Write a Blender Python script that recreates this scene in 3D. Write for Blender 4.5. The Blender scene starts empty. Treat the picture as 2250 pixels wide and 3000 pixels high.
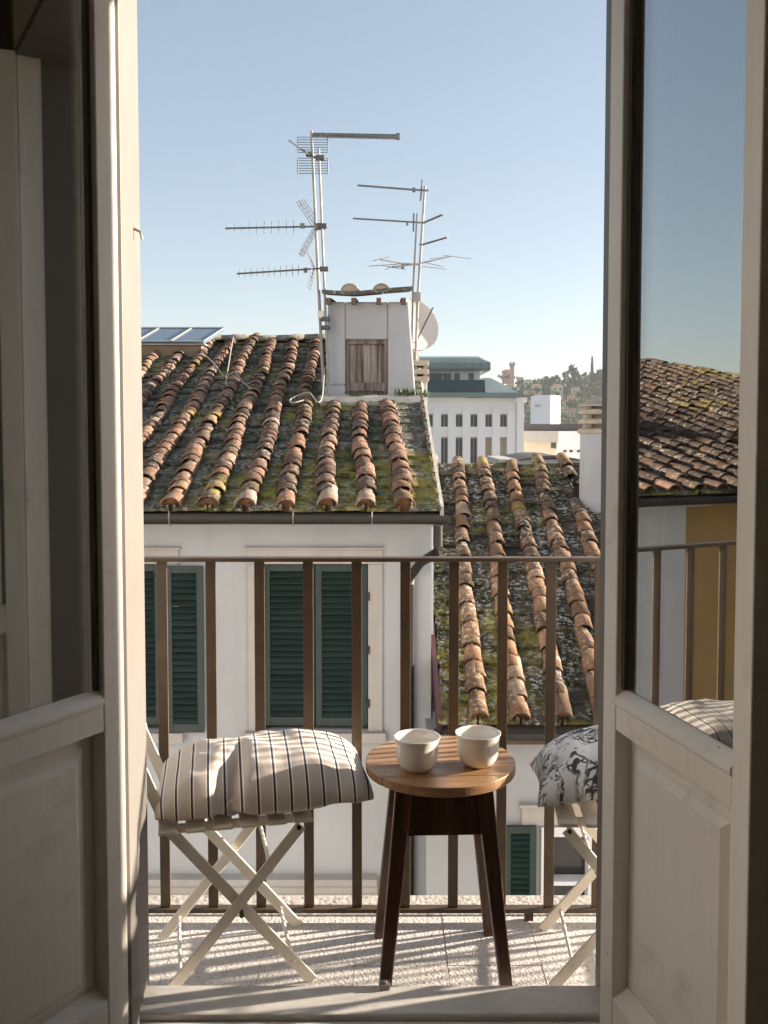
import bpy, bmesh, math, random
from math import sin, cos, pi, radians, sqrt, atan2
from mathutils import Vector, Matrix, noise as mnoise
random.seed(7)
SC = bpy.context.scene
COL = SC.collection

# ------------------------------------------------------------------ camera
H = 1.43                      # eye height above the balcony floor
F = 2750.0                    # focal length in photograph pixels (2250 x 3000)
PITCH = math.atan(137.0 / F)  # camera looks slightly down
cam_d = bpy.data.cameras.new('camera')
cam_d.sensor_fit = 'VERTICAL'
cam_d.sensor_height = 36.0
cam_d.lens = F / 3000.0 * 36.0
cam_d.shift_y = -110.0 / 3000.0
cam_d.clip_start = 0.05
cam_d.clip_end = 20000
cam = bpy.data.objects.new('camera', cam_d)
COL.objects.link(cam)
cam.location = (0, 0, H)
cam.rotation_euler = (pi / 2 - PITCH, 0, 0)
SC.camera = cam

# ------------------------------------------------------------------ sky + sun
SUN_EL = radians(14.0)
SUN_AZ = radians(76.0)        # clockwise from +Y
world = bpy.data.worlds.new('World')
SC.world = world
world.use_nodes = True
wn = world.node_tree.nodes; wl = world.node_tree.links
bg = wn['Background']
sky = wn.new('ShaderNodeTexSky')
sky.sky_type = 'NISHITA'
sky.sun_disc = False
sky.sun_elevation = SUN_EL
sky.sun_rotation = SUN_AZ
sky.altitude = 60
sky.air_density = 1.0
sky.dust_density = 0.8
sky.ozone_density = 2.2
# slightly hazy air: the same sky a little less saturated everywhere
bw = wn.new('ShaderNodeRGBToBW'); mxs = wn.new('ShaderNodeMix'); mxs.data_type = 'RGBA'
mxs.inputs[0].default_value = 0.24
gm = wn.new('ShaderNodeGamma'); gm.inputs['Gamma'].default_value = 0.66
wl.new(sky.outputs['Color'], bw.inputs['Color'])
wl.new(sky.outputs['Color'], mxs.inputs[6]); wl.new(bw.outputs['Val'], mxs.inputs[7])
wl.new(mxs.outputs[2], gm.inputs['Color']); wl.new(gm.outputs['Color'], bg.inputs['Color'])
bg.inputs['Strength'].default_value = 0.086
sun_d = bpy.data.lights.new('sun', 'SUN')
sun_d.energy = 4.4
sun_d.angle = radians(1.2)
sun_d.color = (1.0, 0.86, 0.70)
sun = bpy.data.objects.new('sun', sun_d)
COL.objects.link(sun)
sdir = Vector((sin(SUN_AZ) * cos(SUN_EL), cos(SUN_AZ) * cos(SUN_EL), sin(SUN_EL)))
sun.rotation_euler = (-sdir).to_track_quat('-Z', 'Y').to_euler()
sun.location = sdir * 50
SC.view_settings.view_transform = 'Standard'
SC.view_settings.look = 'None'
SC.view_settings.gamma = 1.0
SC.view_settings.use_curve_mapping = False
SC.view_settings.exposure = 2.08
SC.render.engine = 'CYCLES'
SC.cycles.max_bounces = 10
SC.cycles.diffuse_bounces = 5
SC.cycles.transparent_max_bounces = 16
SC.cycles.use_denoising = True

# ------------------------------------------------------------------ helpers
cp, sp = cos(PITCH), sin(PITCH)
def P(u, v, Y):
    """point of the place seen at photograph pixel (u,v) at distance Y in front of the eye"""
    xr = (u - 1125.0) / F; yu = -(v - 1390.0) / F
    dy = cp + yu * sp; dz = -sp + yu * cp
    t = Y / dy
    return Vector((xr * t, Y, H + dz * t))

class MB:
    def __init__(s): s.v = []; s.f = []; s.t = []; s.uv = None
    def add(s, vs, fs, tint=0.0):
        o = len(s.v); s.v += [tuple(p) for p in vs]; s.f += [tuple(i + o for i in f) for f in fs]; s.t += [tint] * len(vs)
        return s
    def box(s, a, b, tint=0.0):
        (x0, y0, z0), (x1, y1, z1) = a, b
        vs = [(x0,y0,z0),(x1,y0,z0),(x1,y1,z0),(x0,y1,z0),(x0,y0,z1),(x1,y0,z1),(x1,y1,z1),(x0,y1,z1)]
        return s.add(vs, [(0,3,2,1),(4,5,6,7),(0,1,5,4),(1,2,6,5),(2,3,7,6),(3,0,4,7)], tint)
    def hexa(s, lo, hi):
        """two quads (4 points each) joined into a solid"""
        return s.add(list(lo) + list(hi), [(3,2,1,0),(4,5,6,7),(0,1,5,4),(1,2,6,5),(2,3,7,6),(3,0,4,7)])
    def bar(s, a, b, w, t, side=None, w2=None, t2=None):
        """rectangular bar from a to b, w wide along 'side', t thick"""
        a = Vector(a); b = Vector(b); d = (b - a).normalized()
        sd = Vector(side) if side else Vector((0, 1, 0))
        sd = (sd - d * sd.dot(d)).normalized(); n = d.cross(sd)
        w2 = w if w2 is None else w2; t2 = t if t2 is None else t2
        q = lambda c, ww, tt: [c + sd*ww/2*i + n*tt/2*j for i, j in ((-1,-1),(1,-1),(1,1),(-1,1))]
        return s.hexa(q(a, w, t), q(b, w2, t2))
    def tube(s, pts, r, n=6, caps=True, r2=None):
        pts = [Vector(p) for p in pts]; rings = []
        m = len(pts)
        for i, p in enumerate(pts):
            d = (pts[min(i+1, m-1)] - pts[max(i-1, 0)]).normalized()
            a = d.cross(Vector((0,0,1))) if abs(d.z) < .9 else d.cross(Vector((1,0,0)))
            a.normalize(); b = d.cross(a)
            rr = r if r2 is None else r + (r2 - r) * i / max(m-1, 1)
            rings.append([p + a*rr*cos(2*pi*k/n) + b*rr*sin(2*pi*k/n) for k in range(n)])
        vs = [q for rg in rings for q in rg]; fs = []
        for i in range(m-1):
            for k in range(n):
                k2 = (k+1) % n
                fs.append((i*n+k, i*n+k2, (i+1)*n+k2, (i+1)*n+k))
        if caps:
            fs.append(tuple(range(n))[::-1]); fs.append(tuple((m-1)*n+k for k in range(n)))
        return s.add(vs, fs)
    def lathe(s, prof, c=(0,0,0), n=32):
        c = Vector(c); vs = []; fs = []; m = len(prof)
        for r, z in prof:
            for k in range(n):
                vs.append(c + Vector((r*cos(2*pi*k/n), r*sin(2*pi*k/n), z)))
        for i in range(m-1):
            for k in range(n):
                k2 = (k+1) % n
                fs.append((i*n+k, i*n+k2, (i+1)*n+k2, (i+1)*n+k))
        fs.append(tuple(range(n))[::-1]); fs.append(tuple((m-1)*n+k for k in range(n)))
        return s.add(vs, fs)
    def prism(s, poly, z0, z1):
        n = len(poly)
        vs = [(x,y,z0) for x,y in poly] + [(x,y,z1) for x,y in poly]
        fs = [tuple(range(n))[::-1], tuple(range(n, 2*n))] + [(k,(k+1)%n,n+(k+1)%n,n+k) for k in range(n)]
        return s.add(vs, fs)
    def xprism(s, prof, x0, x1):
        """profile in (y,z) swept along x"""
        n = len(prof)
        vs = [(x0,y,z) for y,z in prof] + [(x1,y,z) for y,z in prof]
        fs = [tuple(range(n))[::-1], tuple(range(n, 2*n))] + [(k,(k+1)%n,n+(k+1)%n,n+k) for k in range(n)]
        return s.add(vs, fs)
    def mesh(s, name, m=None, smooth=False, recalc=True):
        me = bpy.data.meshes.new(name)
        me.from_pydata(s.v, [], s.f)
        if recalc:
            bm = bmesh.new(); bm.from_mesh(me)
            bmesh.ops.recalc_face_normals(bm, faces=bm.faces); bm.to_mesh(me); bm.free()
        if any(s.t):
            at = me.attributes.new('tint', 'FLOAT', 'POINT')
            at.data.foreach_set('value', s.t)
        if m: me.materials.append(m)
        if smooth:
            me.polygons.foreach_set('use_smooth', [True] * len(me.polygons))
        return me
    def build(s, name, m, parent=None, smooth=False, bevel=0.0, **props):
        return obj(name, s.mesh(name, m, smooth), parent, bevel, smooth, **props)

def obj(name, me, parent=None, bevel=0.0, smooth=False, **props):
    o = bpy.data.objects.new(name, me); COL.objects.link(o)
    if parent is not None: o.parent = parent
    if bevel:
        b = o.modifiers.new('bevel', 'BEVEL'); b.width = bevel; b.segments = 2; b.limit_method = 'ANGLE'; b.angle_limit = radians(40)
    if smooth:
        e = o.modifiers.new('split', 'EDGE_SPLIT'); e.split_angle = radians(42)
    for k, v in props.items(): o[k] = v
    return o
def thing(name, label, cat, loc=(0,0,0), rz=0.0, group=None):
    o = bpy.data.objects.new(name, None); COL.objects.link(o)
    o.empty_display_size = .1
    o.location = loc; o.rotation_euler = (0, 0, rz)
    o['label'] = label; o['category'] = cat
    if group: o['group'] = group
    return o
def tag(o, label, cat, group=None):
    o['label'] = label; o['category'] = cat
    if group: o['group'] = group
    return o
def struct(o, label=None, cat=None):
    o['kind'] = 'structure'
    if label: o['label'] = label
    if cat: o['category'] = cat
    return o

# ------------------------------------------------------------------ materials
class NT:
    def __init__(s, name):
        s.m = bpy.data.materials.new(name); s.m.use_nodes = True
        s.n = s.m.node_tree.nodes; s.l = s.m.node_tree.links
        s.b = s.n['Principled BSDF']; s.out = s.n['Material Output']
    def node(s, t, **kw):
        q = s.n.new(t)
        for k, v in kw.items(): setattr(q, k, v)
        return q
    def link(s, a, b): s.l.new(a, b)
    def pos(s):
        return s.node('ShaderNodeNewGeometry').outputs['Position']
    def objco(s):
        return s.node('ShaderNodeTexCoord').outputs['Object']
    def scaled(s, vec, sc, rot=(0,0,0)):
        q = s.node('ShaderNodeMapping'); s.link(vec, q.inputs['Vector'])
        q.inputs['Scale'].default_value = sc; q.inputs['Rotation'].default_value = rot
        return q.outputs['Vector']
    def noise(s, vec, scale, detail=4, rough=.6, dist=0.0):
        q = s.node('ShaderNodeTexNoise'); s.link(vec, q.inputs['Vector'])
        q.inputs['Scale'].default_value = scale; q.inputs['Detail'].default_value = detail
        q.inputs['Roughness'].default_value = rough; q.inputs['Distortion'].default_value = dist
        return q.outputs['Fac']
    def ramp(s, fac, stops, interp='LINEAR'):
        q = s.node('ShaderNodeValToRGB'); s.link(fac, q.inputs['Fac']); q.color_ramp.interpolation = interp
        e = q.color_ramp.elements
        while len(e) < len(stops): e.new(.5)
        for k, (p, c) in enumerate(stops):
            e[k].position = p
            e[k].color = (c[0], c[1], c[2], 1) if hasattr(c, '__len__') else (c, c, c, 1)
        return q.outputs['Color']
    def mix(s, fac, a, b, mode='MIX'):
        q = s.node('ShaderNodeMix', data_type='RGBA', blend_type=mode)
        for sock, val in ((q.inputs[0], fac), (q.inputs[6], a), (q.inputs[7], b)):
            if hasattr(val, 'links'): s.link(val, sock)
            elif hasattr(val, '__len__'): sock.default_value = (val[0], val[1], val[2], 1)
            else: sock.default_value = val
        return q.outputs[2]
    def math(s, op, a, b=None, c=None):
        q = s.node('ShaderNodeMath', operation=op)
        for k, val in enumerate((a, b, c)):
            if val is None: continue
            if hasattr(val, 'links'): s.link(val, q.inputs[k])
            else: q.inputs[k].default_value = val
        return q.outputs[0]
    def bump(s, h, strength=.3, dist=.01):
        q = s.node('ShaderNodeBump'); s.link(h, q.inputs['Height'])
        q.inputs['Strength'].default_value = strength; q.inputs['Distance'].default_value = dist
        s.link(q.outputs['Normal'], s.b.inputs['Normal'])
    def base(s, c):
        if hasattr(c, 'links'): s.link(c, s.b.inputs['Base Color'])
        else: s.b.inputs['Base Color'].default_value = (c[0], c[1], c[2], 1)
    def set(s, rough=.6, metallic=0.0, spec=.5):
        s.b.inputs['Roughness'].default_value = rough
        s.b.inputs['Metallic'].default_value = metallic
        s.b.inputs['Specular IOR Level'].default_value = spec
        return s.m

def simple(name, c, c2=None, scale=6.0, rough=.6, metallic=0.0, bump=0.0, bscale=40.0, spec=.5, bdist=.005):
    t = NT(name); p = t.pos()
    c2 = c2 or tuple(k * .82 for k in c)
    t.base(t.mix(t.ramp(t.noise(p, scale), [(.3, 0), (.7, 1)]), c, c2))
    if bump: t.bump(t.noise(p, bscale, 5), bump, bdist)
    return t.set(rough, metallic, spec)

def plaster(name, c, stain, rough=.9, sc=1.0):
    t = NT(name); p = t.pos()
    n1 = t.ramp(t.noise(p, 1.3*sc, 6, .65), [(.42, 0), (.75, 1)])
    col = t.mix(t.math('MULTIPLY', n1, .55), c, stain)
    streak = t.ramp(t.noise(t.scaled(p, (5*sc, 5*sc, .45*sc)), 1.0, 5, .6), [(.52, 0), (.78, 1)])
    col = t.mix(t.math('MULTIPLY', streak, .5), col, stain)
    t.base(col)
    t.bump(t.noise(p, 45*sc, 5, .7), .25, .006)
    return t.set(rough, 0, .2)

def painted_wood(name, c, c2, grime, rough=.42):
    """brushed oil paint on wood: vertical brush marks, worn spots"""
    t = NT(name); p = t.objco()
    br = t.noise(t.scaled(p, (70, 70, 2.2)), 1.0, 5, .6)
    col = t.mix(t.ramp(br, [(.3, 0), (.7, 1)]), c, c2)
    g = t.ramp(t.noise(p, 7, 6, .7), [(.56, 0), (.76, 1)])
    col = t.mix(t.math('MULTIPLY', g, .5), col, grime)
    chip = t.ramp(t.noise(p, 42, 3, .5), [(.745, 0), (.76, 1)])
    col = t.mix(t.math('MULTIPLY', chip, .7), col, (.30,.24,.17))
    t.base(col)
    t.link(t.ramp(t.noise(p, 12, 4), [(.3, rough-.08), (.7, rough+.12)]), t.b.inputs['Roughness'])
    t.bump(br, .16, .0025)
    t.b.inputs['Specular IOR Level'].default_value = .45
    return t.m

M = {}
M['door'] = painted_wood('door_paint', (.87,.83,.77), (.82,.78,.715), (.40,.36,.30))
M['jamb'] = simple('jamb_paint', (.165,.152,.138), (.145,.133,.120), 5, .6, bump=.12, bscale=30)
M['room'] = simple('room_wall', (.80,.74,.64), (.76,.70,.60), 3, .8)
M['roomshade_brown'] = simple('room_wall_shade_brown', (.10,.078,.052), (.085,.066,.044), 3, .8)  # room wall with the shade put into a brown base colour
M['roomshade_dark'] = simple('room_wall_shade_dark', (.030,.024,.018), (.024,.019,.014), 3, .8)  # deep shade of the unlit room, painted as near-black wall colour
M['roomfloor'] = simple('room_floor', (.20,.15,.10), (.16,.12,.08), 4, .5)
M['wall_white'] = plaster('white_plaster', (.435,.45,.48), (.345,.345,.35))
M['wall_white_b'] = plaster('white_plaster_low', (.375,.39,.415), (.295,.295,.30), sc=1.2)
M['wall_cream'] = plaster('cream_plaster', (.80,.79,.77), (.70,.68,.65))
M['wall_ochre'] = plaster('ochre_plaster', (.33,.22,.095), (.25,.165,.07))
M['stone_trim'] = plaster('stone_trim', (.44,.42,.405), (.33,.31,.295), sc=2.0)
def iron():
    t = NT('railing_paint'); p = t.pos()
    col = t.mix(t.ramp(t.noise(p, 14, 5), [(.3,0),(.7,1)]), (.105,.068,.038), (.070,.046,.028))
    ru = t.ramp(t.noise(p, 26, 7, .75), [(.60,0),(.68,1)])
    col = t.mix(t.math('MULTIPLY', ru, .6), col, (.16,.065,.025))
    t.base(col); t.bump(t.noise(p, 55, 5, .7), .25, .003); t.link(t.ramp(t.noise(p, 20, 4), [(.3,.32),(.7,.55)]), t.b.inputs['Roughness'])
    return t.m
M['bronze'] = iron()
M['gutter'] = simple('gutter_metal', (.016,.013,.012), (.026,.022,.020), 5, .42, bump=.05)
M['chair'] = simple('chair_paint', (.84,.79,.70), (.78,.72,.62), 20, .38)
M['bolt'] = simple('bolt_steel', (.10,.09,.08), None, 40, .35, 1.0)
M['green'] = simple('shutter_paint', (.015,.031,.030), (.023,.042,.040), 6, .42, bump=.1, bscale=50)
M['green2'] = simple('shutter_paint_dark', (.006,.026,.020), (.010,.036,.028), 9, .42, bump=.1, bscale=50)
M['ceramic'] = simple('cup_glaze', (.86,.83,.78), (.82,.78,.72), 12, .16)
M['alu'] = simple('antenna_metal', (.22,.22,.225), (.15,.15,.16), 20, .45, .6)
M['mast'] = simple('mast_steel', (.36,.34,.31), (.22,.19,.16), 7, .5, .35)
M['antdark'] = simple('antenna_plastic', (.05,.05,.055), (.09,.09,.10), 10, .5)
M['dish'] = simple('dish_paint', (.74,.68,.64), (.66,.60,.56), 6, .45)
M['cable'] = simple('cable_sheath', (.42,.40,.33), (.30,.28,.23), 20, .6)
M['copper'] = simple('copper_patina', (.165,.215,.205), (.22,.275,.26), .35, .55)
M['copper_dark'] = simple('copper_dark', (.030,.058,.054), (.042,.075,.068), .25, .5)
M['office'] = plaster('office_plaster', (.90,.87,.84), (.76,.72,.68), sc=.12)
M['office_dark'] = simple('office_recess', (.52,.49,.47), None, .3, .8)
M['winglass'] = simple('window_glass_far', (.045,.055,.06), (.09,.10,.10), .9, .18)
M['blind'] = simple('window_blind_ochre', (.42,.33,.20), (.52,.45,.34), .8, .6)
M['blue_white'] = simple('white_cladding', (.80,.80,.82), (.72,.73,.76), .2, .7)
M['darkroof'] = simple('bitumen_roof', (.055,.05,.055), (.085,.075,.08), .4, .85)
M['grey'] = simple('grey_render', (.42,.41,.40), (.36,.35,.34), .3, .85)
M['asphalt'] = simple('city_paving', (.40,.37,.33), (.30,.28,.25), .05, .9)
M['solar'] = simple('solar_glass', (.12,.17,.22), (.15,.20,.26), 1.5, .10)
M['alu_frame'] = simple('aluminium_frame', (.33,.34,.35), None, 8, .4, .8)
M['brickwall'] = simple('old_brick_plaster', (.30,.22,.16), (.22,.16,.11), 3, .9, bump=.3)
M['mortar'] = simple('lime_mortar', (.62,.58,.52), (.45,.42,.36), 8, .95, bump=.4, bscale=30)
M['deck'] = simple('roof_boards', (.05,.035,.025), (.03,.022,.016), 8, .95)
M['conc'] = simple('chimney_concrete', (.42,.37,.30), (.28,.24,.19), 10, .95, bump=.5, bscale=35)
M['oldbeam'] = simple('weathered_beam', (.10,.065,.045), (.17,.12,.09), 9, .9, bump=.4)
M['flash'] = simple('painted_flashing', (.075,.022,.028), (.05,.02,.022), 5, .6)
M['pvc'] = simple('white_window_frame', (.76,.77,.80), (.70,.71,.75), 3, .4)
M['darkpane'] = simple('dark_window_pane', (.02,.021,.022), (.035,.033,.03), 2, .10)
M['termac'] = simple('roof_tile_far', (.30,.14,.08), (.22,.11,.07), .15, .9)
M['pinkhouse'] = simple('pink_house_wall', (.62,.40,.32), (.54,.35,.28), .1, .9)
M['farhouse'] = simple('pale_house_wall', (.66,.58,.48), (.56,.49,.40), .1, .9)

def wood(name, c1, c2, c3, axis='x', rough=.35, sc=1.0):
    t = NT(name); p = t.objco()
    s = {'x': (1.6, 26, 26), 'z': (30, 30, 1.6)}[axis]
    v = t.scaled(p, tuple(k*sc for k in s))
    n = t.noise(v, 1.0, 7, .62, .6)
    col = t.ramp(n, [(.28, c1), (.48, c2), (.68, c3)])
    fine = t.noise(t.scaled(p, tuple(k*4.5*sc for k in s)), 1.0, 3, .6)
    col = t.mix(t.math('MULTIPLY', t.ramp(fine, [(.5, 0), (.72, 1)]), .45), col, c1)
    t.base(col)
    t.link(t.ramp(n, [(.3, rough+.12), (.7, rough-.05)]), t.b.inputs['Roughness'])
    t.bump(fine, .12, .002)
    return t.m
M['tabletop'] = wood('walnut_top', (.20,.098,.045), (.40,.225,.11), (.55,.345,.19), 'x', .30)
M['tableleg'] = wood('dark_walnut', (.028,.013,.007), (.075,.034,.017), (.13,.062,.030), 'z', .32)
M['hatchpale'] = wood('weathered_board', (.10,.075,.065), (.26,.22,.205), (.44,.40,.38), 'z', .85)
M['hatchwood'] = wood('weathered_hatch', (.05,.035,.03), (.17,.13,.115), (.33,.28,.25), 'z', .8)

def tile_mat(name, stops, moss, yellow, lichen, mossc=(.035,.05,.018), lc=(.46,.44,.38), ypatch=None):
    t = NT(name); p = t.pos()
    a = t.node('ShaderNodeAttribute', attribute_type='OBJECT', attribute_name='tint')
    g = t.node('ShaderNodeAttribute', attribute_type='GEOMETRY', attribute_name='tint')
    tint = t.math('ADD', a.outputs['Fac'], g.outputs['Fac'])
    wob = t.math('MULTIPLY', t.math('SUBTRACT', t.noise(p, 7, 3), .5), .22)
    col = t.ramp(t.math('ADD', tint, wob), stops)
    soot = t.ramp(t.noise(p, 5.5, 6, .7), [(.42, 0), (.68, 1)])
    col = t.mix(t.math('MULTIPLY', soot, .62), col, (.040,.031,.025))
    ms = t.ramp(t.noise(p, 3.1, 7, .72), [(moss, 0), (moss+.10, 1)])
    col = t.mix(t.math('MULTIPLY', ms, .85), col, mossc)
    yn = t.noise(p, 1.05, 3, .5)
    if ypatch:      # a lichen colony with a place of its own
        vd = t.node('ShaderNodeVectorMath', operation='DISTANCE'); t.link(p, vd.inputs[0]); vd.inputs[1].default_value = ypatch[0]
        yn = t.math('ADD', yn, t.math('MULTIPLY', t.math('MAXIMUM', t.math('SUBTRACT', 1.0, t.math('DIVIDE', vd.outputs['Value'], ypatch[1])), 0.0), .30))
    yw = t.math('MULTIPLY', t.ramp(yn, [(yellow, 0), (yellow+.12, 1)]), t.ramp(t.noise(p, 10, 6, .75), [(.40, 0), (.56, 1)]))
    col = t.mix(t.math('MULTIPLY', yw, .85), col, (.30,.26,.035))
    li = t.math('MULTIPLY', t.ramp(t.noise(p, 21, 6, .75), [(lichen, 0), (lichen+.06, 1)]), t.ramp(t.noise(p, 2.2, 3), [(.36, 0), (.60, 1)]))
    col = t.mix(t.math('MULTIPLY', li, .9), col, lc)
    t.base(col)
    t.bump(t.noise(p, 55, 6, .75), .55, .012)
    return t.set(.92, 0, .2)
CAPST = [(.0,(.075,.056,.046)), (.22,(.130,.086,.064)), (.45,(.195,.120,.085)), (.7,(.27,.152,.102)), (.88,(.35,.205,.145)), (1.0,(.40,.31,.255))]
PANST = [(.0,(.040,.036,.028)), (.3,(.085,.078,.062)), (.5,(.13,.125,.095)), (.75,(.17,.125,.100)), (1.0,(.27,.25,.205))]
M['cap'] = tile_mat('cap_tile_terracotta', CAPST, .59, .60, .54)
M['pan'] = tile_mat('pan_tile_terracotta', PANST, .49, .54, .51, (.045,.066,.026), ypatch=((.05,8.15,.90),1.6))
M['cap2'] = tile_mat('cap_tile_ochre', [(p, (c[0]*1.0, c[1]*.98, c[2]*.85)) for p, c in CAPST], .61, .58, .53)
M['pan2'] = tile_mat('pan_tile_lichen', [(p, (c[0]*.50, c[1]*.47, c[2]*.41)) for p, c in PANST], .52, .54, .515, (.03,.04,.015), (.58,.56,.52), ypatch=((.5,7.6,-.75),.9))
M['endfill'] = simple('eave_mortar_fill', (.30,.14,.07), (.14,.07,.04), 30, .95, bump=.8, bscale=50)
M['ridge'] = tile_mat('ridge_tile_mossy', [(0,(.12,.12,.10)),(.5,(.20,.19,.155)),(1,(.30,.27,.22))], .52, .62, .52, (.06,.085,.05))
M['moss'] = simple('moss', (.040,.055,.016), (.10,.10,.022), 9, 1.0, bump=.8, bscale=60, bdist=.02)

def glass_mat():
    t = NT('door_glass')
    tr = t.node('ShaderNodeBsdfTransparent'); tr.inputs['Color'].default_value = (.86,.88,.86,1)
    gl = t.node('ShaderNodeBsdfGlossy'); gl.inputs['Roughness'].default_value = 0.0; gl.inputs['Color'].default_value = (.96,.97,.97,1)
    fr = t.node('ShaderNodeFresnel'); fr.inputs['IOR'].default_value = 2.0
    fac = t.math('MINIMUM', t.math('MULTIPLY_ADD', fr.outputs['Fac'], 2.1, .04), .9)
    mx = t.node('ShaderNodeMixShader'); t.link(fac, mx.inputs[0]); t.link(tr.outputs[0], mx.inputs[1]); t.link(gl.outputs[0], mx.inputs[2])
    t.link(mx.outputs[0], t.out.inputs['Surface'])
    return t.m
M['glass'] = glass_mat()

def terrazzo(name, bgc, chips, sc=1.0):
    t = NT(name); p = t.pos()
    vo = t.node('ShaderNodeTexVoronoi'); t.link(p, vo.inputs['Vector']); vo.inputs['Scale'].default_value = 130*sc
    sep = t.node('ShaderNodeSeparateColor'); t.link(vo.outputs['Color'], sep.inputs[0])
    n = t.ramp(sep.outputs[0], [(0, chips[0]), (.3, chips[1]), (.55, chips[2]), (.8, chips[3])], 'CONSTANT')
    edge = t.ramp(vo.outputs['Distance'], [(.30, 1), (.5, 0)])
    col = t.mix(edge, bgc, n)
    big = t.ramp(t.noise(p, 4, 6, .7), [(.4, 0), (.75, 1)])
    col = t.mix(t.math('MULTIPLY', big, .45), col, tuple(k*.55 for k in bgc))
    t.base(col)
    t.bump(t.math('ADD', t.noise(p, 70, 5, .7), vo.outputs['Distance']), .35, .004)
    return t.set(.75, 0, .3)
M['terrazzo'] = terrazzo('terrazzo_floor', (.68,.64,.61), [(.44,.41,.39), (.74,.71,.68), (.82,.79,.75), (.60,.56,.53)])
M['grit'] = terrazzo('gritty_slab_edge', (.50,.46,.41), [(.26,.24,.22), (.62,.58,.53), (.70,.66,.6), (.40,.36,.32)], .55)
M['joint'] = simple('floor_joint', (.58,.54,.51), None, 20, .95)

def marble(name):
    t = NT(name); p = t.pos()
    n = t.noise(t.scaled(p, (5, 11, 9)), 1.0, 8, .68, 1.3)
    col = t.ramp(n, [(.3, (.62,.59,.56)), (.5, (.74,.71,.67)), (.72, (.82,.79,.75))])
    d = t.ramp(t.noise(p, 16, 6, .75), [(.58, 0), (.75, 1)])
    col = t.mix(t.math('MULTIPLY', d, .5), col, (.26,.23,.20))
    t.base(col); t.bump(t.noise(p, 60, 5, .7), .2, .003)
    return t.set(.5, 0, .4)
M['threshold'] = marble('threshold_stone')

def stripes():
    t = NT('striped_cotton')
    uv = t.node('ShaderNodeUVMap').outputs['UV']
    sep = t.node('ShaderNodeSeparateXYZ'); t.link(uv, sep.inputs[0])
    f = t.math('FRACT', t.math('MULTIPLY', sep.outputs[0], 14.0))
    ivory = (.84,.80,.74); ground = (.63,.55,.48); navy = (.035,.035,.055)
    col = t.ramp(f, [(0, ground), (.40, ivory), (.47, navy), (.60, ivory), (.70, ground)], 'CONSTANT')
    w = t.node('ShaderNodeTexWave', wave_type='BANDS', bands_direction='Y'); t.link(uv, w.inputs['Vector']); w.inputs['Scale'].default_value = 110
    w2 = t.node('ShaderNodeTexWave', wave_type='BANDS', bands_direction='X'); t.link(uv, w2.inputs['Vector']); w2.inputs['Scale'].default_value = 130
    t.base(col)
    t.bump(t.math('ADD', w.outputs['Fac'], w2.outputs['Fac']), .10, .001)
    t.b.inputs['Sheen Weight'].default_value = .15
    return t.set(.72, 0, .25)
M['stripe'] = stripes()

def toile():
    t = NT('printed_cotton')
    uv = t.node('ShaderNodeUVMap').outputs['UV']
    wd = t.node('ShaderNodeTexNoise'); t.link(uv, wd.inputs['Vector']); wd.inputs['Scale'].default_value = 5; wd.inputs['Detail'].default_value = 3
    dv = t.node('ShaderNodeVectorMath', operation='MULTIPLY_ADD'); t.link(wd.outputs['Color'], dv.inputs[0]); dv.inputs[1].default_value = (.22,.22,.22); t.link(uv, dv.inputs[2])
    v = dv.outputs[0]
    vo = t.node('ShaderNodeTexVoronoi', feature='DISTANCE_TO_EDGE'); t.link(v, vo.inputs['Vector']); vo.inputs['Scale'].default_value = 20
    lines = t.ramp(vo.outputs['Distance'], [(.05, 1), (.12, 0)])
    w = t.node('ShaderNodeTexWave', wave_type='RINGS'); t.link(v, w.inputs['Vector']); w.inputs['Scale'].default_value = 9; w.inputs['Distortion'].default_value = 9; w.inputs['Detail'].default_value = 3
    leaf = t.ramp(w.outputs['Fac'], [(.60, 0), (.72, 1)])
    patch = t.ramp(t.noise(uv, 4.6, 4, .6, .8), [(.42, 0), (.48, 1)])
    patch2 = t.ramp(t.noise(uv, 9.0, 5, .7, .4), [(.38, 0), (.45, 1)])
    ink = t.math('MULTIPLY', t.math('MAXIMUM', lines, leaf), t.math('MULTIPLY', patch, t.math('MULTIPLY_ADD', patch2, .6, .4)))
    col = t.mix(ink, (.82,.81,.79), (.075,.076,.09))
    t.base(col); t.bump(t.noise(uv, 160, 3), .08, .001)
    return t.set(.75, 0, .2)
M['toile'] = toile()

# ================================================================== GROUND
g = MB(); g.add([(-4000,-4000,-9.2),(4000,-4000,-9.2),(4000,6000,-9.2),(-4000,6000,-9.2)], [(0,1,2,3)])
struct(g.build('ground', M['asphalt']))

# ================================================================== OWN BUILDING: wall round the doorway, room
YI, YO = 2.03, 2.24           # inner and outer face of the wall
ZT = 3.1
own = thing('doorway_wall', 'pale plastered house wall framing the open balcony doorway', 'wall')
w = MB()
w.hexa([(-2.72,YI,-9.2),(-.600,YI,-9.2),(-.583,YO,-9.2),(-2.72,YO,-9.2)], [(-2.72,YI,ZT),(-.600,YI,ZT),(-.583,YO,ZT),(-2.72,YO,ZT)])
w.hexa([(.545,YI,-9.2),(9,YI,-9.2),(9,YO,-9.2),(.525,YO,-9.2)], [(.545,YI,ZT),(9,YI,ZT),(9,YO,ZT),(.525,YO,ZT)])
w.hexa([(-.600,YI,2.60),(.545,YI,2.60),(.525,YO,2.60),(-.583,YO,2.60)], [(-.600,YI,ZT),(.545,YI,ZT),(.525,YO,ZT),(-.583,YO,ZT)])
w.build('outer_wall', M['wall_cream'], own)
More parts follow.
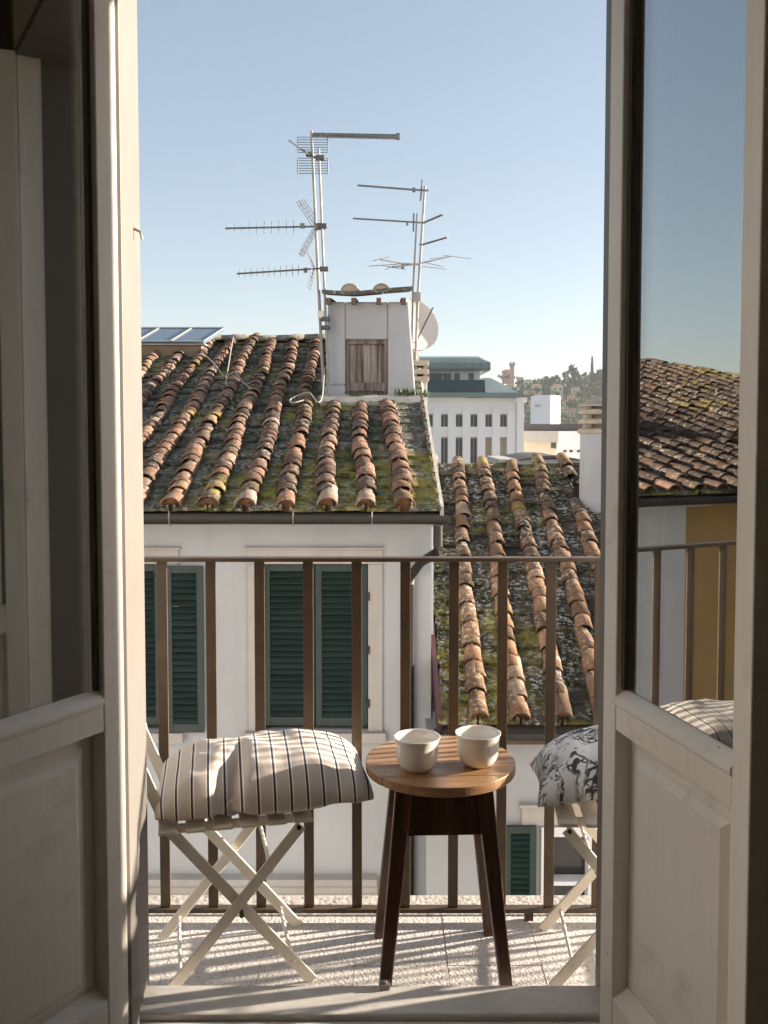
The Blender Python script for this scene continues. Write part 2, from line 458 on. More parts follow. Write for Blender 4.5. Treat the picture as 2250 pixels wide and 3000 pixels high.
# room shell behind the camera; some faces painted dark for the room's shade
r = MB()
r.box((-2.6,YI-.012,-.1),(-.64,YI-.002,2.9)); r.build('inner_wall_face', M['roomshade_brown'], own)
r = MB(); r.box((.60,YI-.012,-.1),(2.6,YI-.002,2.9)); r.build('inner_wall_face', M['roomshade_dark'], own)
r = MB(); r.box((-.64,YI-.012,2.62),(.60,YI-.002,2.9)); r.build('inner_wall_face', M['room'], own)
r = MB()   # side wall with an unseen window opening added to light the doors
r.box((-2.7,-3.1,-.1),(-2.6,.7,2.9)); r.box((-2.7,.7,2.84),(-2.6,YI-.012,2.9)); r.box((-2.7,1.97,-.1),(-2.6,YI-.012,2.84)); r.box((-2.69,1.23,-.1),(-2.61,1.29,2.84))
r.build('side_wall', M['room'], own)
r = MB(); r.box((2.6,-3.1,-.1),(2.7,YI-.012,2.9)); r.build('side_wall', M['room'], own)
r = MB(); r.box((-2.7,-3.2,-.1),(2.7,-3.1,2.9)); r.build('back_wall', M['roomshade_dark'], own)
r = MB(); r.box((-2.7,-3.2,2.9),(2.7,YI,3.0)); r.build('ceiling', M['room'], own)
r = MB(); r.box((-2.7,-3.2,-.2),(2.7,1.96,.02)); struct(r.build('room_floor', M['roomfloor']))

# unseen sunlit wall, added to bounce light in through the side opening
r = MB(); r.box((-9.5,-9,-9.2),(-7.0,1.9,9.5)); r.build('added_bounce_wall', M['wall_cream'], own)
# painted jamb lining: left jamb is the sunlit one
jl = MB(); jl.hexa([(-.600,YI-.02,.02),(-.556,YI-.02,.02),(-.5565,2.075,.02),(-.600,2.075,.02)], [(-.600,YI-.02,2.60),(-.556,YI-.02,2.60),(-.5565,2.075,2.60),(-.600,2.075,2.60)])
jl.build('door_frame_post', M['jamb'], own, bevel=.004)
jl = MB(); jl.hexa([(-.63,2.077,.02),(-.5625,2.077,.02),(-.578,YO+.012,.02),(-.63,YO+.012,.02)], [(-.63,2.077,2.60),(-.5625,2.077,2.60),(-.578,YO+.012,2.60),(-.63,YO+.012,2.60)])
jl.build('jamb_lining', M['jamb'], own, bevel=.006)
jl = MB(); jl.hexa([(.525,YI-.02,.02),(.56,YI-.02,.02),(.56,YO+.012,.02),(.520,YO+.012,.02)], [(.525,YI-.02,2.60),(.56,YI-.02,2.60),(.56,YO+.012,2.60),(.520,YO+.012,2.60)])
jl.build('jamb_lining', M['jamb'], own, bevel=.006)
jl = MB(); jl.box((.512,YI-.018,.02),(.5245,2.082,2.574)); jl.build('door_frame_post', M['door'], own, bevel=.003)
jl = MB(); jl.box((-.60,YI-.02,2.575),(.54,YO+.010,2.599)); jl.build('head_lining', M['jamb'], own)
# small hook on the jamb
jl = MB(); pz = P(388, 682, 2.16).z; jl.tube([(-.575,2.16,pz+.012),(-.556,2.165,pz+.004),(-.552,2.17,pz-.012)], .0035, 6); jl.build('shutter_hook', M['mast'], own, smooth=True)

# threshold: outer slab and lower inner sill
t = MB(); t.box((-.60,2.098,-.02),(.56,2.214,.08)); o = t.build('threshold', M['threshold'], bevel=.006); struct(o)
t = MB(); t.box((-.60,1.93,-.02),(.56,2.095,.066)); o2 = t.build('inner_sill', M['threshold'], bevel=.004); struct(o2)
t = MB(); pc = P(1128, 2895, 2.205)
t.box((pc.x-.012,2.19,.0802),(pc.x+.012,2.2145,.092)); t.box((pc.x-.008,2.2146,.05),(pc.x+.008,2.218,.088))
t.tube([(pc.x,2.20,.092),(pc.x,2.20,.098)], .006, 8)
tag(t.build('door_catch', M['mast'], bevel=.001), 'small metal bolt catch on the edge of the stone threshold', 'door catch')

# ================================================================== DOOR LEAVES
def door_leaf(name, label, hinge, ang, sgn):
    """local x*sgn = from hinge to free edge, local y = away from the room face, z up"""
    t = thing(name, label, 'door', (hinge[0], hinge[1], 0), ang)
    W, TH, Z0, Z1 = .524, .054, .085, 2.57
    B = lambda x0, x1, y0, y1, z0, z1: MB().box((min(x0*sgn, x1*sgn), y0, z0), (max(x0*sgn, x1*sgn), y1, z1))
    st, fsw = .058, .050
    B(0, st, 0, TH, Z0, Z1).build('hinge_stile', M['door'], t, bevel=.003)
    B(W-fsw, W, 0, TH, Z0, Z1).build('free_stile', M['door'], t, bevel=.003)
    B(st+.0005, W-fsw-.0005, .001, TH-.001, Z0, .215).build('bottom_rail', M['door'], t, bevel=.002)
    B(st+.0005, W-fsw-.0005, .001, TH-.001, 2.47, Z1).build('top_rail', M['door'], t, bevel=.002)
    mz = .795
    mr = B(st+.0005, W-fsw-.0005, .001, TH-.001, mz, mz+.052).build('mid_rail', M['door'], t, bevel=.002)
    # moulded ledge along the top of the mid rail
    m = MB(); prof = [(.0015, mz+.0522), (-.003, mz+.058), (-.003, mz+.066), (.003, mz+.074), (.014, mz+.083), (.0232, mz+.087), (.0232, mz+.0522)]
    xs = sorted((sgn*(st+.001), sgn*(W-fsw-.001)))
    m.xprism(prof, xs[0], xs[1]); m.build('ledge', M['door'], mr, smooth=True)
    # lower raised panel
    pn = B(st+.001, W-fsw-.001, .036, .046, .216, mz-.0005).build('panel', M['door'], t)
    m = MB(); a, b_, c_, d_ = st+.001, W-fsw-.001, .217, mz-.0015
    q = lambda i, y: [(sgn*(a+i),y,c_+i),(sgn*(b_-i),y,c_+i),(sgn*(b_-i),y,d_-i),(sgn*(a+i),y,d_-i)]
    vs = q(.028,.0358)+q(.036,.030)+q(.044,.030)+q(.060,.020); fs = []
    for k in range(3):
        for j in range(4): fs.append((k*4+j, k*4+(j+1)%4, k*4+4+(j+1)%4, k*4+4+j))
    fs.append((12,13,14,15)); fs.append((3,2,1,0)); m.add(vs, fs); m.build('raised_field', M['door'], pn)
    # bottom ledge
    m = MB(); m.xprism([(.002,.2152),(.034,.238),(.034,.2152)], xs[0], xs[1]); m.build('bottom_moulding', M['door'], t)
    # glass with beads
    gl = B(st-.004, W-fsw+.004, .024, .028, mz+.080, 2.475).build('glass_pane', M['glass'], t)
    for x0, x1 in ((st, st+.011), (W-fsw-.011, W-fsw)):
        B(x0+.0006, x1, .013, .0237, mz+.0875, 2.468).build('glazing_bead', M['dbead'], gl)
    B(st+.012, W-fsw-.012, .013, .0237, 2.458, 2.4695).build('glazing_bead', M['dbead'], gl)
    for z in (.42, 1.22, 2.28):
        m = MB(); m.tube([(-.011*sgn, .030, z-.07), (-.011*sgn, .030, z+.07)], .010, 8); m.build('hinge', M['door'], t, smooth=True)
    return t
M['dbead'] = simple('bead_paint', (.10,.085,.065), (.07,.06,.045), 8, .5)
aL = radians(29.5); aR = radians(13)
left_leaf = door_leaf('door_leaf', 'cream half glazed door leaf on the left, its pane mirroring the dark room', (-.556, 1.985), atan2(cos(aL), sin(aL)), -1)
right_leaf = door_leaf('door_leaf', 'cream half glazed door leaf on the right, mirroring sky and tiled roof', (.4727, 2.0), atan2(-cos(aR), sin(aR)), 1)

# ================================================================== BALCONY
bf = MB(); bf.box((-3.2,YO+.001,-.16),(2.6,2.80,-.006)); bal = struct(bf.build('balcony_floor', M['joint']))
TS = .25
tile_m = MB(); tile_m.box((-TS/2+.0007,-TS/2+.0007,-.0058),(TS/2-.0007,TS/2-.0007,0)); tile_me = tile_m.mesh('floor_tile', M['terrazzo'])
for i in range(-13, 10):
    for j in range(2):
        x = .045 + i*TS; y = YO + .002 + TS/2 + j*TS - .06
        if j == 0: pass
        o = obj('floor_tile', tile_me, bal); o.location = (x, y if j else y, random.uniform(-.0006,.0006))
        o.rotation_euler = (random.uniform(-.002,.002), random.uniform(-.002,.002), 0)
ke = MB(); ke.box((-3.2,2.685,-.0055),(2.6,2.802,.004)); ke.build('slab_edge', M['grit'], bal, bevel=.004)
RY = 2.66
rail = thing('railing', 'dark brown flat bar balcony railing across the doorway', 'railing', (0, RY, 0))
zt = P(1125, 1632, RY).z
m = MB(); m.box((-3.1,-.020,zt-.012),(2.5,.020,zt)); m.build('top_rail', M['bronze'], rail, bevel=.004)
m = MB(); m.box((-3.1,-.016,.028),(2.5,.016,.040)); m.build('bottom_rail', M['bronze'], rail, bevel=.003)
bm_ = MB(); bm_.box((-.0145,-.0035,.0402),(.0145,.0035,zt-.0122)); bme = bm_.mesh('baluster', M['bronze'])
sp_ = 143.6/F*RY; x0 = (470-1125)/F*RY
for k in range(-15, 24):
    x = x0 + k*sp_
    if -3.05 < x < 2.45:
        o = obj('baluster', bme, rail, bevel=.001); o.location = (x, random.uniform(-.001,.001), 0); o.rotation_euler = (0,0,random.uniform(-.02,.02))
for x in (-2.3, -1.05, .42, 1.7):
    m = MB(); m.box((x-.012,-.012,.0042),(x+.012,.012,.0278)); m.build('rail_foot', M['bronze'], rail)

# ---------------- stool
stool = thing('side_table', 'small round wooden stool table with dark splayed legs between the chairs', 'table', (.148, 2.425, 0), radians(2))
R_, zt_ = .196, .560
seg = 64
edges = [-.2, -.118, -.034, .049, .128, .2]
for a, b in zip(edges[:-1], edges[1:]):
    pts = []
    a_ = max(a+.0004, -R_+1e-4); b_ = min(b-.0004, R_-1e-4)
    ta, tb = math.asin(a_/R_), math.asin(b_/R_)
    n = 14
    pts = [(R_*cos(ta+(tb-ta)*k/n), R_*sin(ta+(tb-ta)*k/n)) for k in range(n+1)]
    pts += [(-x, y) for x, y in reversed(pts)]
    m = MB(); m.prism(pts, zt_-.025, zt_); o = m.build('top_plank', M['tabletop'], stool, bevel=.0025)
for sx in (-1, 1):
    for sy in (-1, 1):
        m = MB()
        top = Vector((sx*.100, sy*.092, zt_-.026)); bot = Vector((sx*.155, sy*.158, 0))
        m.bar(bot, top, .030, .030, (1,0,0), .043, .040); m.build('leg', M['tableleg'], stool, bevel=.004)
def apron(ax, s):
    m = MB()
    za, zb = .405, zt_-.0256
    hw = lambda z: .155 + (.100-.155)*z/(zt_-.029)
    hd = lambda z: .158 + (.092-.158)*z/(zt_-.029)
    if ax == 'x':
        q = lambda z: [(-hw(z)+.012, s*hd(z)-s*.006-.008, z), (hw(z)-.012, s*hd(z)-s*.006-.008, z), (hw(z)-.012, s*hd(z)-s*.006+.008, z), (-hw(z)+.012, s*hd(z)-s*.006+.008, z)]
    else:
        q = lambda z: [(s*hw(z)-s*.006-.008, -hd(z)+.012, z), (s*hw(z)-s*.006+.008, -hd(z)+.012, z), (s*hw(z)-s*.006+.008, hd(z)-.012, z), (s*hw(z)-s*.006-.008, hd(z)-.012, z)]
    m.hexa(q(za), q(zb)); m.build('apron', M['tableleg'], stool)
for s in (-1, 1): apron('x', s); apron('y', s)

# ---------------- cups
def cup(label, x, y, rz):
    prof_o = [(.030,0),(.034,.002),(.044,.012),(.051,.026),(.0535,.045),(.0545,.072),(.0562,.086),(.0590,.093),(.0592,.0955)]
    prof_i = [(.0570,.0955),(.0535,.088),(.0512,.072),(.0505,.045),(.048,.028),(.041,.014),(.030,.007),(.0,.006)]
    prof_o = [(r, z*.89) for r, z in prof_o]; prof_i = [(r, z*.89) for r, z in prof_i]
    m = MB(); pr = prof_o + prof_i[:-1] + [(.0005,.006)]
    m.lathe(pr, (0,0,0), 40)
    o = m.build('cup', M['ceramic'], None, smooth=True); o.modifiers.clear()
    o.location = (x, y, zt_+.0006); o.rotation_euler = (0,0,rz)
    return tag(o, label, 'cup', 'cups on the stool')
cup('white ceramic cup, left and nearer of the two on the stool', P(1222,2200,2.355).x, 2.355, .3)
cup('white ceramic cup, right and farther of the two on the stool', P(1400,2190,2.385).x, 2.385, 1.1)

# ---------------- folding chairs (local +x forward, z up)
def folding_chair(label, loc, rz):
    t = thing('folding_chair', label, 'chair', loc, rz, 'folding bistro chairs')
    SH = .430; hw = .150
    ft, bk = .195, -.190
    for s in (-1, 1):
        y = s*hw
        # front foot leg that runs up and back into the back post
        m = MB(); y1 = y - s*.012
        pts = [Vector((ft, y1, 0)), Vector((-.165, y1, SH+.005)), Vector((-.232, y1, .60)), Vector((-.272, y1, .82))]
        for a, b in zip(pts[:-1], pts[1:]):
            m.bar(a, b + (b-a).normalized()*.006, .008, .028, (0,1,0))
        m.build('leg', M['chair'], t, bevel=.002)
        m = MB(); m.bar((bk, y, 0), (.165, y, SH-.012), .008, .028, (0,1,0)); m.build('leg', M['chair'], t, bevel=.002)
        m = MB(); m.tube([(.012, y-.014*1, .2065), (.012, y+.014, .2065)], .006, 8)
        m.build('pivot_bolt', M['bolt'], t)
        m = MB(); m.bar((-.185, y-s*.022, SH), (.185, y-s*.022, SH), .012, .022, (0,1,0)); m.build('seat_rail', M['chair'], t, bevel=.002)
        m = MB(); m.tube([(.158, y-.012, SH-.014), (.158, y+.010, SH-.014)], .0055, 8); m.build('pivot_bolt', M['bolt'], t)
    for x, z in ((ft-.052, .058), (bk+.050, .058)):
        m = MB(); m.tube([(x, -hw+.005, z), (x, hw-.005, z)], .005, 8); m.build('stretcher', M['chair'], t, smooth=True)
    m = MB(); m.tube([(.088, -hw+.005, .305), (.088, hw-.005, .305)], .005, 8); m.build('stretcher', M['chair'], t, smooth=True)
    for k in range(6):
        x = -.165 + k*.066
        m = MB(); m.box((x-.024, -.195, SH+.012), (x+.024, .195, SH+.022)); m.build('seat_slat', M['chair'], t, bevel=.003)
    for z, x in ((.66, -.243), (.775, -.264)):
        m = MB(); m.bar((x-.010, -.175, z), (x-.010, .175, z), .034, .009, (0,0,1)); m.build('back_slat', M['chair'], t, bevel=.003)
    return t
folding_chair('cream metal folding chair holding the striped cushion, left of the stool', (-.405, 2.452, .001), radians(13))
folding_chair('cream metal folding chair holding the printed cushion, half behind the right door', (.635, 2.455, .001), radians(176))

# ---------------- cushions
def cushion(name, W, D, T, m, uvs=(1,1), wr=0.010, seed=0.0, fold=None, pinch=.07, bot=.015, ex=2.6, pw=.5):
    nx, ny = 72, 56
    me = bpy.data.meshes.new(name); vs = []; uv = []; fs = []
    def pt(i, j, side):
        a = -1 + 2*i/nx; b = -1 + 2*j/ny
        x = a*(1 - pinch*(1 - b*b)*abs(a)**3)
        y = b*(1 - pinch*(1 - a*a)*abs(b)**3)
        h = ((1-abs(a)**ex)*(1-abs(b)**ex))**pw
        e = min(1-abs(a), 1-abs(b))
        q = Vector((a*1.5+seed, b*1.4, side*1.7+seed))
        wv = mnoise.noise(q)*wr*1.3 + mnoise.noise(q*2.2)*wr*.8
        wv += mnoise.noise(Vector((a*6+seed*2+b*3, b*2.2-a*2, side*3)))*wr*.45
        z = (T*h if side > 0 else -bot*h) + wv*min(1, e*3.2)
        cr = 1 - .055*(a*b)**4
        xx, yy = x*cr*W/2, y*cr*D/2
        if fold:
            for fx, fw, fd in fold:     # creases running over the front edge
                k = math.exp(-((a-fx-.10*(b+1))/fw)**2) * max(0, min(1, (-b+.25)/1.0))
                z -= side*fd*k; yy += fd*.9*k*(1 if side > 0 else .8)
        return (xx, yy, z)
    idx = {}
    for side in (1, -1):
        for i in range(nx+1):
            for j in range(ny+1):
                edge = i in (0, nx) or j in (0, ny)
                key = (i, j, 0 if edge else side)
                if key in idx: continue
                idx[key] = len(vs); vs.append(pt(i, j, side))
                uv.append((i/nx*uvs[0], j/ny*uvs[1]*.82))
    def g_(i, j, s): return idx[(i, j, 0 if (i in (0, nx) or j in (0, ny)) else s)]
    for s in (1, -1):
        for i in range(nx):
            for j in range(ny):
                q = (g_(i,j,s), g_(i+1,j,s), g_(i+1,j+1,s), g_(i,j+1,s))
                fs.append(q if s > 0 else q[::-1])
    me.from_pydata(vs, [], fs); me.materials.append(m)
    ul = me.uv_layers.new(name='UVMap')
    for lp in me.loops: ul.data[lp.index].uv = uv[lp.vertex_index]
    me.polygons.foreach_set('use_smooth', [True]*len(me.polygons))
    o = obj(name, me)
    s_ = o.modifiers.new('sub', 'SUBSURF'); s_.levels = 1; s_.render_levels = 1
    return o
cs = cushion('cushion', .57, .40, .112, M['stripe'], wr=.011, seed=1.3, fold=[(-.30,.07,.036),(-.42,.045,.012),(.62,.10,.008)], pinch=.045, ex=2.3, pw=.5, bot=.036)
cs.location = (-.322, 2.458, .4885); cs.rotation_euler = (radians(0), radians(-1.5), radians(10))
tag(cs, 'navy and ivory striped cushion lying on the left folding chair', 'cushion', 'seat cushions')
ct = cushion('cushion', .50, .40, .130, M['toile'], wr=.012, seed=5.1, fold=[(-.35,.12,.020)], ex=2.0, pw=.58, pinch=.12, bot=.035)
ct.location = (.632, 2.462, .512); ct.rotation_euler = (radians(-4), radians(-10), radians(-5))
tag(ct, 'white cushion with black botanical print on the right folding chair', 'cushion', 'seat cushions')

# ================================================================== TILE ROOFS
def cap_mesh(L, r0, r1, th, n=6):
    m = MB(); vs = []
    for y, r in ((0, r0), (L, r1)):
        for rr in (r, r-th):
            for k in range(n+1):
                a = pi*k/n
                vs.append((rr*cos(a), y, rr*sin(a)*.86))
    k_ = n+1; fs = []
    for k in range(n):
        fs.append((k, k+1, 2*k_+k+1, 2*k_+k))               # outer
        fs.append((k_+k, 3*k_+k, 3*k_+k+1, k_+k+1))          # inner
        fs.append((k, k_+k, k_+k+1, k+1))                    # lower lip
        fs.append((2*k_+k, 2*k_+k+1, 3*k_+k+1, 3*k_+k))
    fs.append((0, 2*k_, 3*k_, k_)); fs.append((n, k_+n, 3*k_+n, 2*k_+n))
    m.add(vs, fs); return m
def pan_mesh(L, w0, w1, th, lip):
    m = MB()
    q = lambda y, w: [(-w/2,y,lip),(-w/2,y,0),(w/2,y,0),(w/2,y,lip),(w/2-.018,y,lip),(w/2-.024,y,th),(-w/2+.024,y,th),(-w/2+.018,y,lip)]
    vs = q(0, w0)+q(L, w1); n = 8
    fs = [(0,1,6,7),(1,2,5,6),(2,3,4,5),(8,15,14,9),(9,14,13,10),(10,13,12,11)] + [(k,(k+1)%n,n+(k+1)%n,n+k) for k in range(n)]
    m.add(vs, fs); return m
def tile_roof(roof, x_cols, yE, zE, pitch, skew, ncourse, expo, spacing, mats, budget, xgate=None, tlen=.40, skip=None, seed=3, sag=.0, capk=1.0, tk=1.0):
    """caps over pans; x_cols = eave x of the cap rows, nearest the picture centre first"""
    rnd = random.Random(seed)
    cap_meshes = []
    for k in range(4):
        me = cap_mesh(tlen, .091+rnd.uniform(-.006,.006), .070+rnd.uniform(-.004,.004), .014).mesh('cap_tile', M[mats[0]], True, True); cap_meshes.append(me)
    pan_meshes = [pan_mesh(tlen, spacing-.035, spacing-.07, .026, .05).mesh('pan_tile', M[mats[1]]) for k in range(2)]
    capm = cap_mesh(tlen, .091, .070, .014); panm = pan_mesh(tlen, spacing-.035, spacing-.07, .026, .05)
    restc, restp = MB(), MB()
    nc = np_ = 0
    cpz, spz = cos(pitch), sin(pitch)
    smax = ncourse*expo
    for ci, xc in enumerate(x_cols):
        rowt = rnd.uniform(-.12, .12)
        for kind in ('pan', 'cap'):
            s = 0.0; j = 0
            while s < smax - .05:
                if kind == 'pan': st = expo*rnd.uniform(.92,1.08)
                else: st = rnd.uniform(.24,.33) if j == 0 else rnd.choice((.12,.15,.18,.20,.24,.29))*capk
                xx = xc - (spacing/2 if kind == 'pan' else 0)
                x = xx + skew*s*cpz + .018*sin(s*1.7+ci*1.3) + rnd.uniform(-.010,.010)
                y = yE + s*cpz
                sg = -sag*sin(pi*s/smax)*(.6+.4*sin(ci*.9))
                z = zE + s*spz + sg + (.052 if kind == 'cap' else .012) + rnd.uniform(-.006,.009)
                s += st; j += 1
                if skip and skip(x, y): continue
                loc = Vector((x, y, z))
                tilt = (-.055 if kind == 'cap' else -.085) + rnd.uniform(-.025,.025)
                yaw = math.atan(-skew) + rnd.uniform(-.05,.05)*(1.0 if kind == 'cap' else .4)
                roll = rnd.uniform(-.06,.06)*(1 if kind == 'cap' else .3)
                if kind == 'cap':
                    tint = min(.98, max(.02, rnd.betavariate(1.5,1.7) + rowt*.6 + (.22 if j == 1 else 0)))
                else:
                    tint = min(.98, max(.02, rnd.betavariate(1.6,2.2)))
                tint = max(.02, tint*tk)
                sc = 1 + rnd.uniform(-.05,.05)
                inview = xgate is None or xgate(x, y)
                cnt = nc if kind == 'cap' else np_
                if inview and cnt < budget:
                    me = rnd.choice(cap_meshes if kind == 'cap' else pan_meshes)
                    o = bpy.data.objects.new('cap_tile' if kind == 'cap' else 'pan_tile', me); COL.objects.link(o)
                    o.parent = roof; o.location = loc; o.rotation_euler = (pitch+tilt, roll, yaw); o.scale = (sc, 1, sc)
                    o['tint'] = tint
                    if kind == 'cap': nc += 1
                    else: np_ += 1
                else:
                    src = capm if kind == 'cap' else panm; dst = restc if kind == 'cap' else restp
                    mt = Matrix.Translation(loc) @ Matrix.Rotation(yaw,4,'Z') @ Matrix.Rotation(roll,4,'Y') @ Matrix.Rotation(pitch+tilt,4,'X')
                    dst.add([mt @ Vector(p) for p in src.v], src.f, tint)
    fm = MB(); fm.lathe([(.001,-.012),(.045,-.008),(.066,0)], (0,0,0), 12); fme = fm.mesh('end_fill', M['endfill'])
    for ci, xc in enumerate(x_cols[:12]):
        if skip and skip(xc, yE+.1): continue
        o = obj('end_fill', fme, roof); o.location = (xc, yE+.055, zE+.058); o.rotation_euler = (pi/2+pitch, 0, 0)
    if restc.v: restc.build('far_cap_tiles', M[mats[0]], roof, smooth=True, kind='stuff')
    if restp.v: restp.build('far_pan_tiles', M[mats[1]], roof, kind='stuff')

def moss_clumps(roof, n, f, seed=5, rmin=.015, rmax=.045):
    rnd = random.Random(seed); m = MB()
    for k in range(n):
        p = f(rnd)
        r = rnd.uniform(rmin, rmax)
        rings, segs = 3, 6; vs = [p + Vector((0,0,r*.55))]; fs = []
        for i in range(1, rings+1):
            a = pi/2*i/rings
            for q in range(segs):
                rr = r*(1+rnd.uniform(-.3,.3)); vs.append(p + Vector((rr*sin(a)*cos(2*pi*q/segs), rr*sin(a)*sin(2*pi*q/segs), r*.55*cos(a)-.006)))
        for q in range(segs): fs.append((0, 1+q, 1+(q+1)%segs))
        for i in range(rings-1):
            for q in range(segs):
                fs.append((1+i*segs+q, 1+(i+1)*segs+q, 1+(i+1)*segs+(q+1)%segs, 1+i*segs+(q+1)%segs))
        m.add(vs, fs)
    m.build('moss', M['moss'], roof, smooth=True, kind='stuff')

# ------------------------------------------------------------------ shutters / windows
def shutter(parent, x0, x1, z0, z1, y, th=.035, nslat=24, mm='green', yaw=0.0, hinge_side=1):
    """louvred leaf, room side away; frame mesh is the part, slats are sub-parts"""
    m = MB(); fw = .055
    m.box((x0,y,z0),(x0+fw,y+th,z1)); m.box((x1-fw,y,z0),(x1,y+th,z1))
    m.box((x0+fw,y+.002,z0),(x1-fw,y+th-.002,z0+.075)); m.box((x0+fw,y+.002,z1-.06),(x1-fw,y+th-.002,z1))
    fr = m.build('shutter', M[mm], parent, bevel=.003)
    za, zb = z0+.078, z1-.063; p = (zb-za)/nslat
    s = MB(); s.bar((x0+fw-.004,0,0),(x1-fw+.004,0,0), p*1.18, .009, (0,cos(radians(42)),sin(radians(42)))); sm = s.mesh('slat', M[mm])
    for k in range(nslat):
        o = obj('slat', sm, fr); o.location = (0, y+th*.5, za+(k+.5)*p+random.uniform(-.0025,.0025)); o.rotation_euler = (random.uniform(-.09,.09), 0, 0)
    return fr

# ================================================================== LEFT HOUSE (white, tiled roof)
PL = math.atan(.292); YE, ZE = 7.58, .740; YF = 7.98; XR = .405
YRG = 14.3; ZRG = ZE + (YRG-YE)*.292
house = thing('white_house', 'white plastered house with mossy tiled roof and green louvred shutters', 'house', (0,0,0))
XL = -5.45
# window openings: (x0,x1,z0,z1)
zwt, zwb = P(700,1652,YF).z, P(700,2140,YF).z
wx = lambda u: (u-1125)/F*YF
W1 = (wx(766), wx(1078), zwb, zwt); W0 = (wx(766)-1.73, wx(478), zwb, zwt)
def wall_with_holes(m, x0, x1, z0, z1, y0, y1, holes):
    """front wall as boxes round rectangular holes (holes sorted by x, same rows)"""
    xs = x0
    for (a, b, c, d) in sorted(holes):
        m.box((xs,y0,z0),(a,y1,z1)); m.box((a,y0,z0),(b,y1,c)); m.box((a,y0,d),(b,y1,z1)); xs = b
    m.box((xs,y0,z0),(x1,y1,z1))
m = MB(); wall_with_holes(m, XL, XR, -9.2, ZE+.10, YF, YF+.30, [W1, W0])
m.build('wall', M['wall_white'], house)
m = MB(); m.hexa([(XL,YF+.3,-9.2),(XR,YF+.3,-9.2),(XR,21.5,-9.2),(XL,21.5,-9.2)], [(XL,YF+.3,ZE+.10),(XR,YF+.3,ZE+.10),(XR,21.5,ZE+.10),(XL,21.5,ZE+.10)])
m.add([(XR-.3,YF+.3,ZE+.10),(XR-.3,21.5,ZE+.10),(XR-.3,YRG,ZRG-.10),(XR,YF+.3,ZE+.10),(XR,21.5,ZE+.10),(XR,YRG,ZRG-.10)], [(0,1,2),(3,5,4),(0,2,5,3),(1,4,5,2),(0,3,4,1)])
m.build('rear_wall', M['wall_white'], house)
# sloping roof deck is the roof part
m = MB(); dz = -.03
m.hexa([(XL,YE+.03,ZE+dz-.05),(.47,YE+.03,ZE+dz-.05),(.47,YRG,ZRG+dz-.05),(XL,YRG,ZRG+dz-.05)], [(XL,YE+.03,ZE+dz+.02),(.47,YE+.03,ZE+dz+.02),(.47,YRG,ZRG+dz+.02),(XL,YRG,ZRG+dz+.02)])
m.hexa([(XL,YRG+.001,ZRG+dz-.05),(.47,YRG+.001,ZRG+dz-.05),(.47,22.0,ZE+dz-.05),(XL,22.0,ZE+dz-.05)], [(XL,YRG+.001,ZRG+dz+.02),(.47,YRG+.001,ZRG+dz+.02),(.47,22.0,ZE+dz+.02),(XL,22.0,ZE+dz+.02)])
roofL = m.build('roof', M['deck'], house)
SPL = .318
cols = [.162 - SPL*k for k in range(0, 18)]
# turret footprint
TX0, TX1, TY0, TY1 = -.66, .34, 11.0, 11.95
def skipL(x, y): return TX0-.05 < x < TX1+.06 and TY0-.32 < y < TY1+.05
tile_roof(roofL, cols, YE, ZE, PL, -.036, 25, .282, SPL, ('cap','pan'), 300, xgate=lambda x, y: x/y > -.275, skip=skipL, seed=11, sag=.03)
# last pan column at the right verge + verge strip
rv = random.Random(4)
pme = pan_mesh(.40, .26, .22, .016, .045).mesh('verge_tile', M['pan'])
for j in range(25):
    s = j*.282
    wv_ = .26+.036*s; o = obj('verge_tile', pme, roofL); o.scale = (wv_/.26,1,1); o.location = (.462-wv_/2, YE+s*cos(PL), ZE+s*sin(PL)+.014); o.rotation_euler = (PL-.045+rv.uniform(-.02,.02), rv.uniform(-.03,.03), 0); o['tint'] = rv.uniform(.1,.8)
m = MB()
for j in range(9):
    ya = YE + j*.82; yb = ya + .80
    za = ZE+(ya-YE)*.292; zb = ZE+(yb-YE)*.292
    m.hexa([(.455,ya,za-.04),(.485,ya,za-.04),(.485,yb,zb-.04),(.455,yb,zb-.04)], [(.455,ya,za+.055),(.485,ya,za+.055),(.485,yb,zb+.055),(.455,yb,zb+.055)])
m.build('verge_strip', M['mortar'], roofL)
# ridge tiles
rm = cap_mesh(.46, .12, .105, .016).mesh('ridge_tile', M['ridge'] if 'ridge' in M else M['pan'], True)
for k in range(14):
    o = obj('ridge_tile', rm, roofL); o.location = (.46-.415*k, YRG-.02, ZRG+.045+rv.uniform(-.012,.012)); o.rotation_euler = (rv.uniform(-.03,.03), .03, pi/2+rv.uniform(-.04,.04)); o['tint'] = rv.uniform(.3,.9)
def mossL(r):
    x = r.choice(cols[:13]) - SPL/2 + r.choice((-.10,.10,.06,-.06)) + r.uniform(-.03,.03); s = r.uniform(0, 7.4)
    if r.random() < .5: s = round(s/.282)*.282 - .01
    return Vector((x-.036*s, YE+s*cos(PL), ZE+s*sin(PL)+.045))
moss_clumps(roofL, 900, mossL, 8, .012, .034)
# gutter
gp = []
for k in range(9): a = pi + pi*k/8; gp.append((YE-.03+.068*cos(a), ZE-.015+.075*sin(a)))
gp += [(YE-.03+.060*cos(2*pi - pi*k/8), ZE-.012+.066*sin(2*pi - pi*k/8)) for k in range(9)]
gz = MB(); gz.xprism(gp, XL, (1312-1125)/F*7.55); gut = gz.build('gutter', M['gutter'], house, smooth=True)
for u in (498, 860, 1090):
    x = (u-1125)/F*7.55
    m = MB(); m.tube([(x,YE-.085,ZE+.02),(x,YE-.104,ZE-.03),(x,YE-.075,ZE-.09),(x,YE-.03,ZE-.10)], .006, 6); m.build('gutter_bracket', M['mast'], gut)
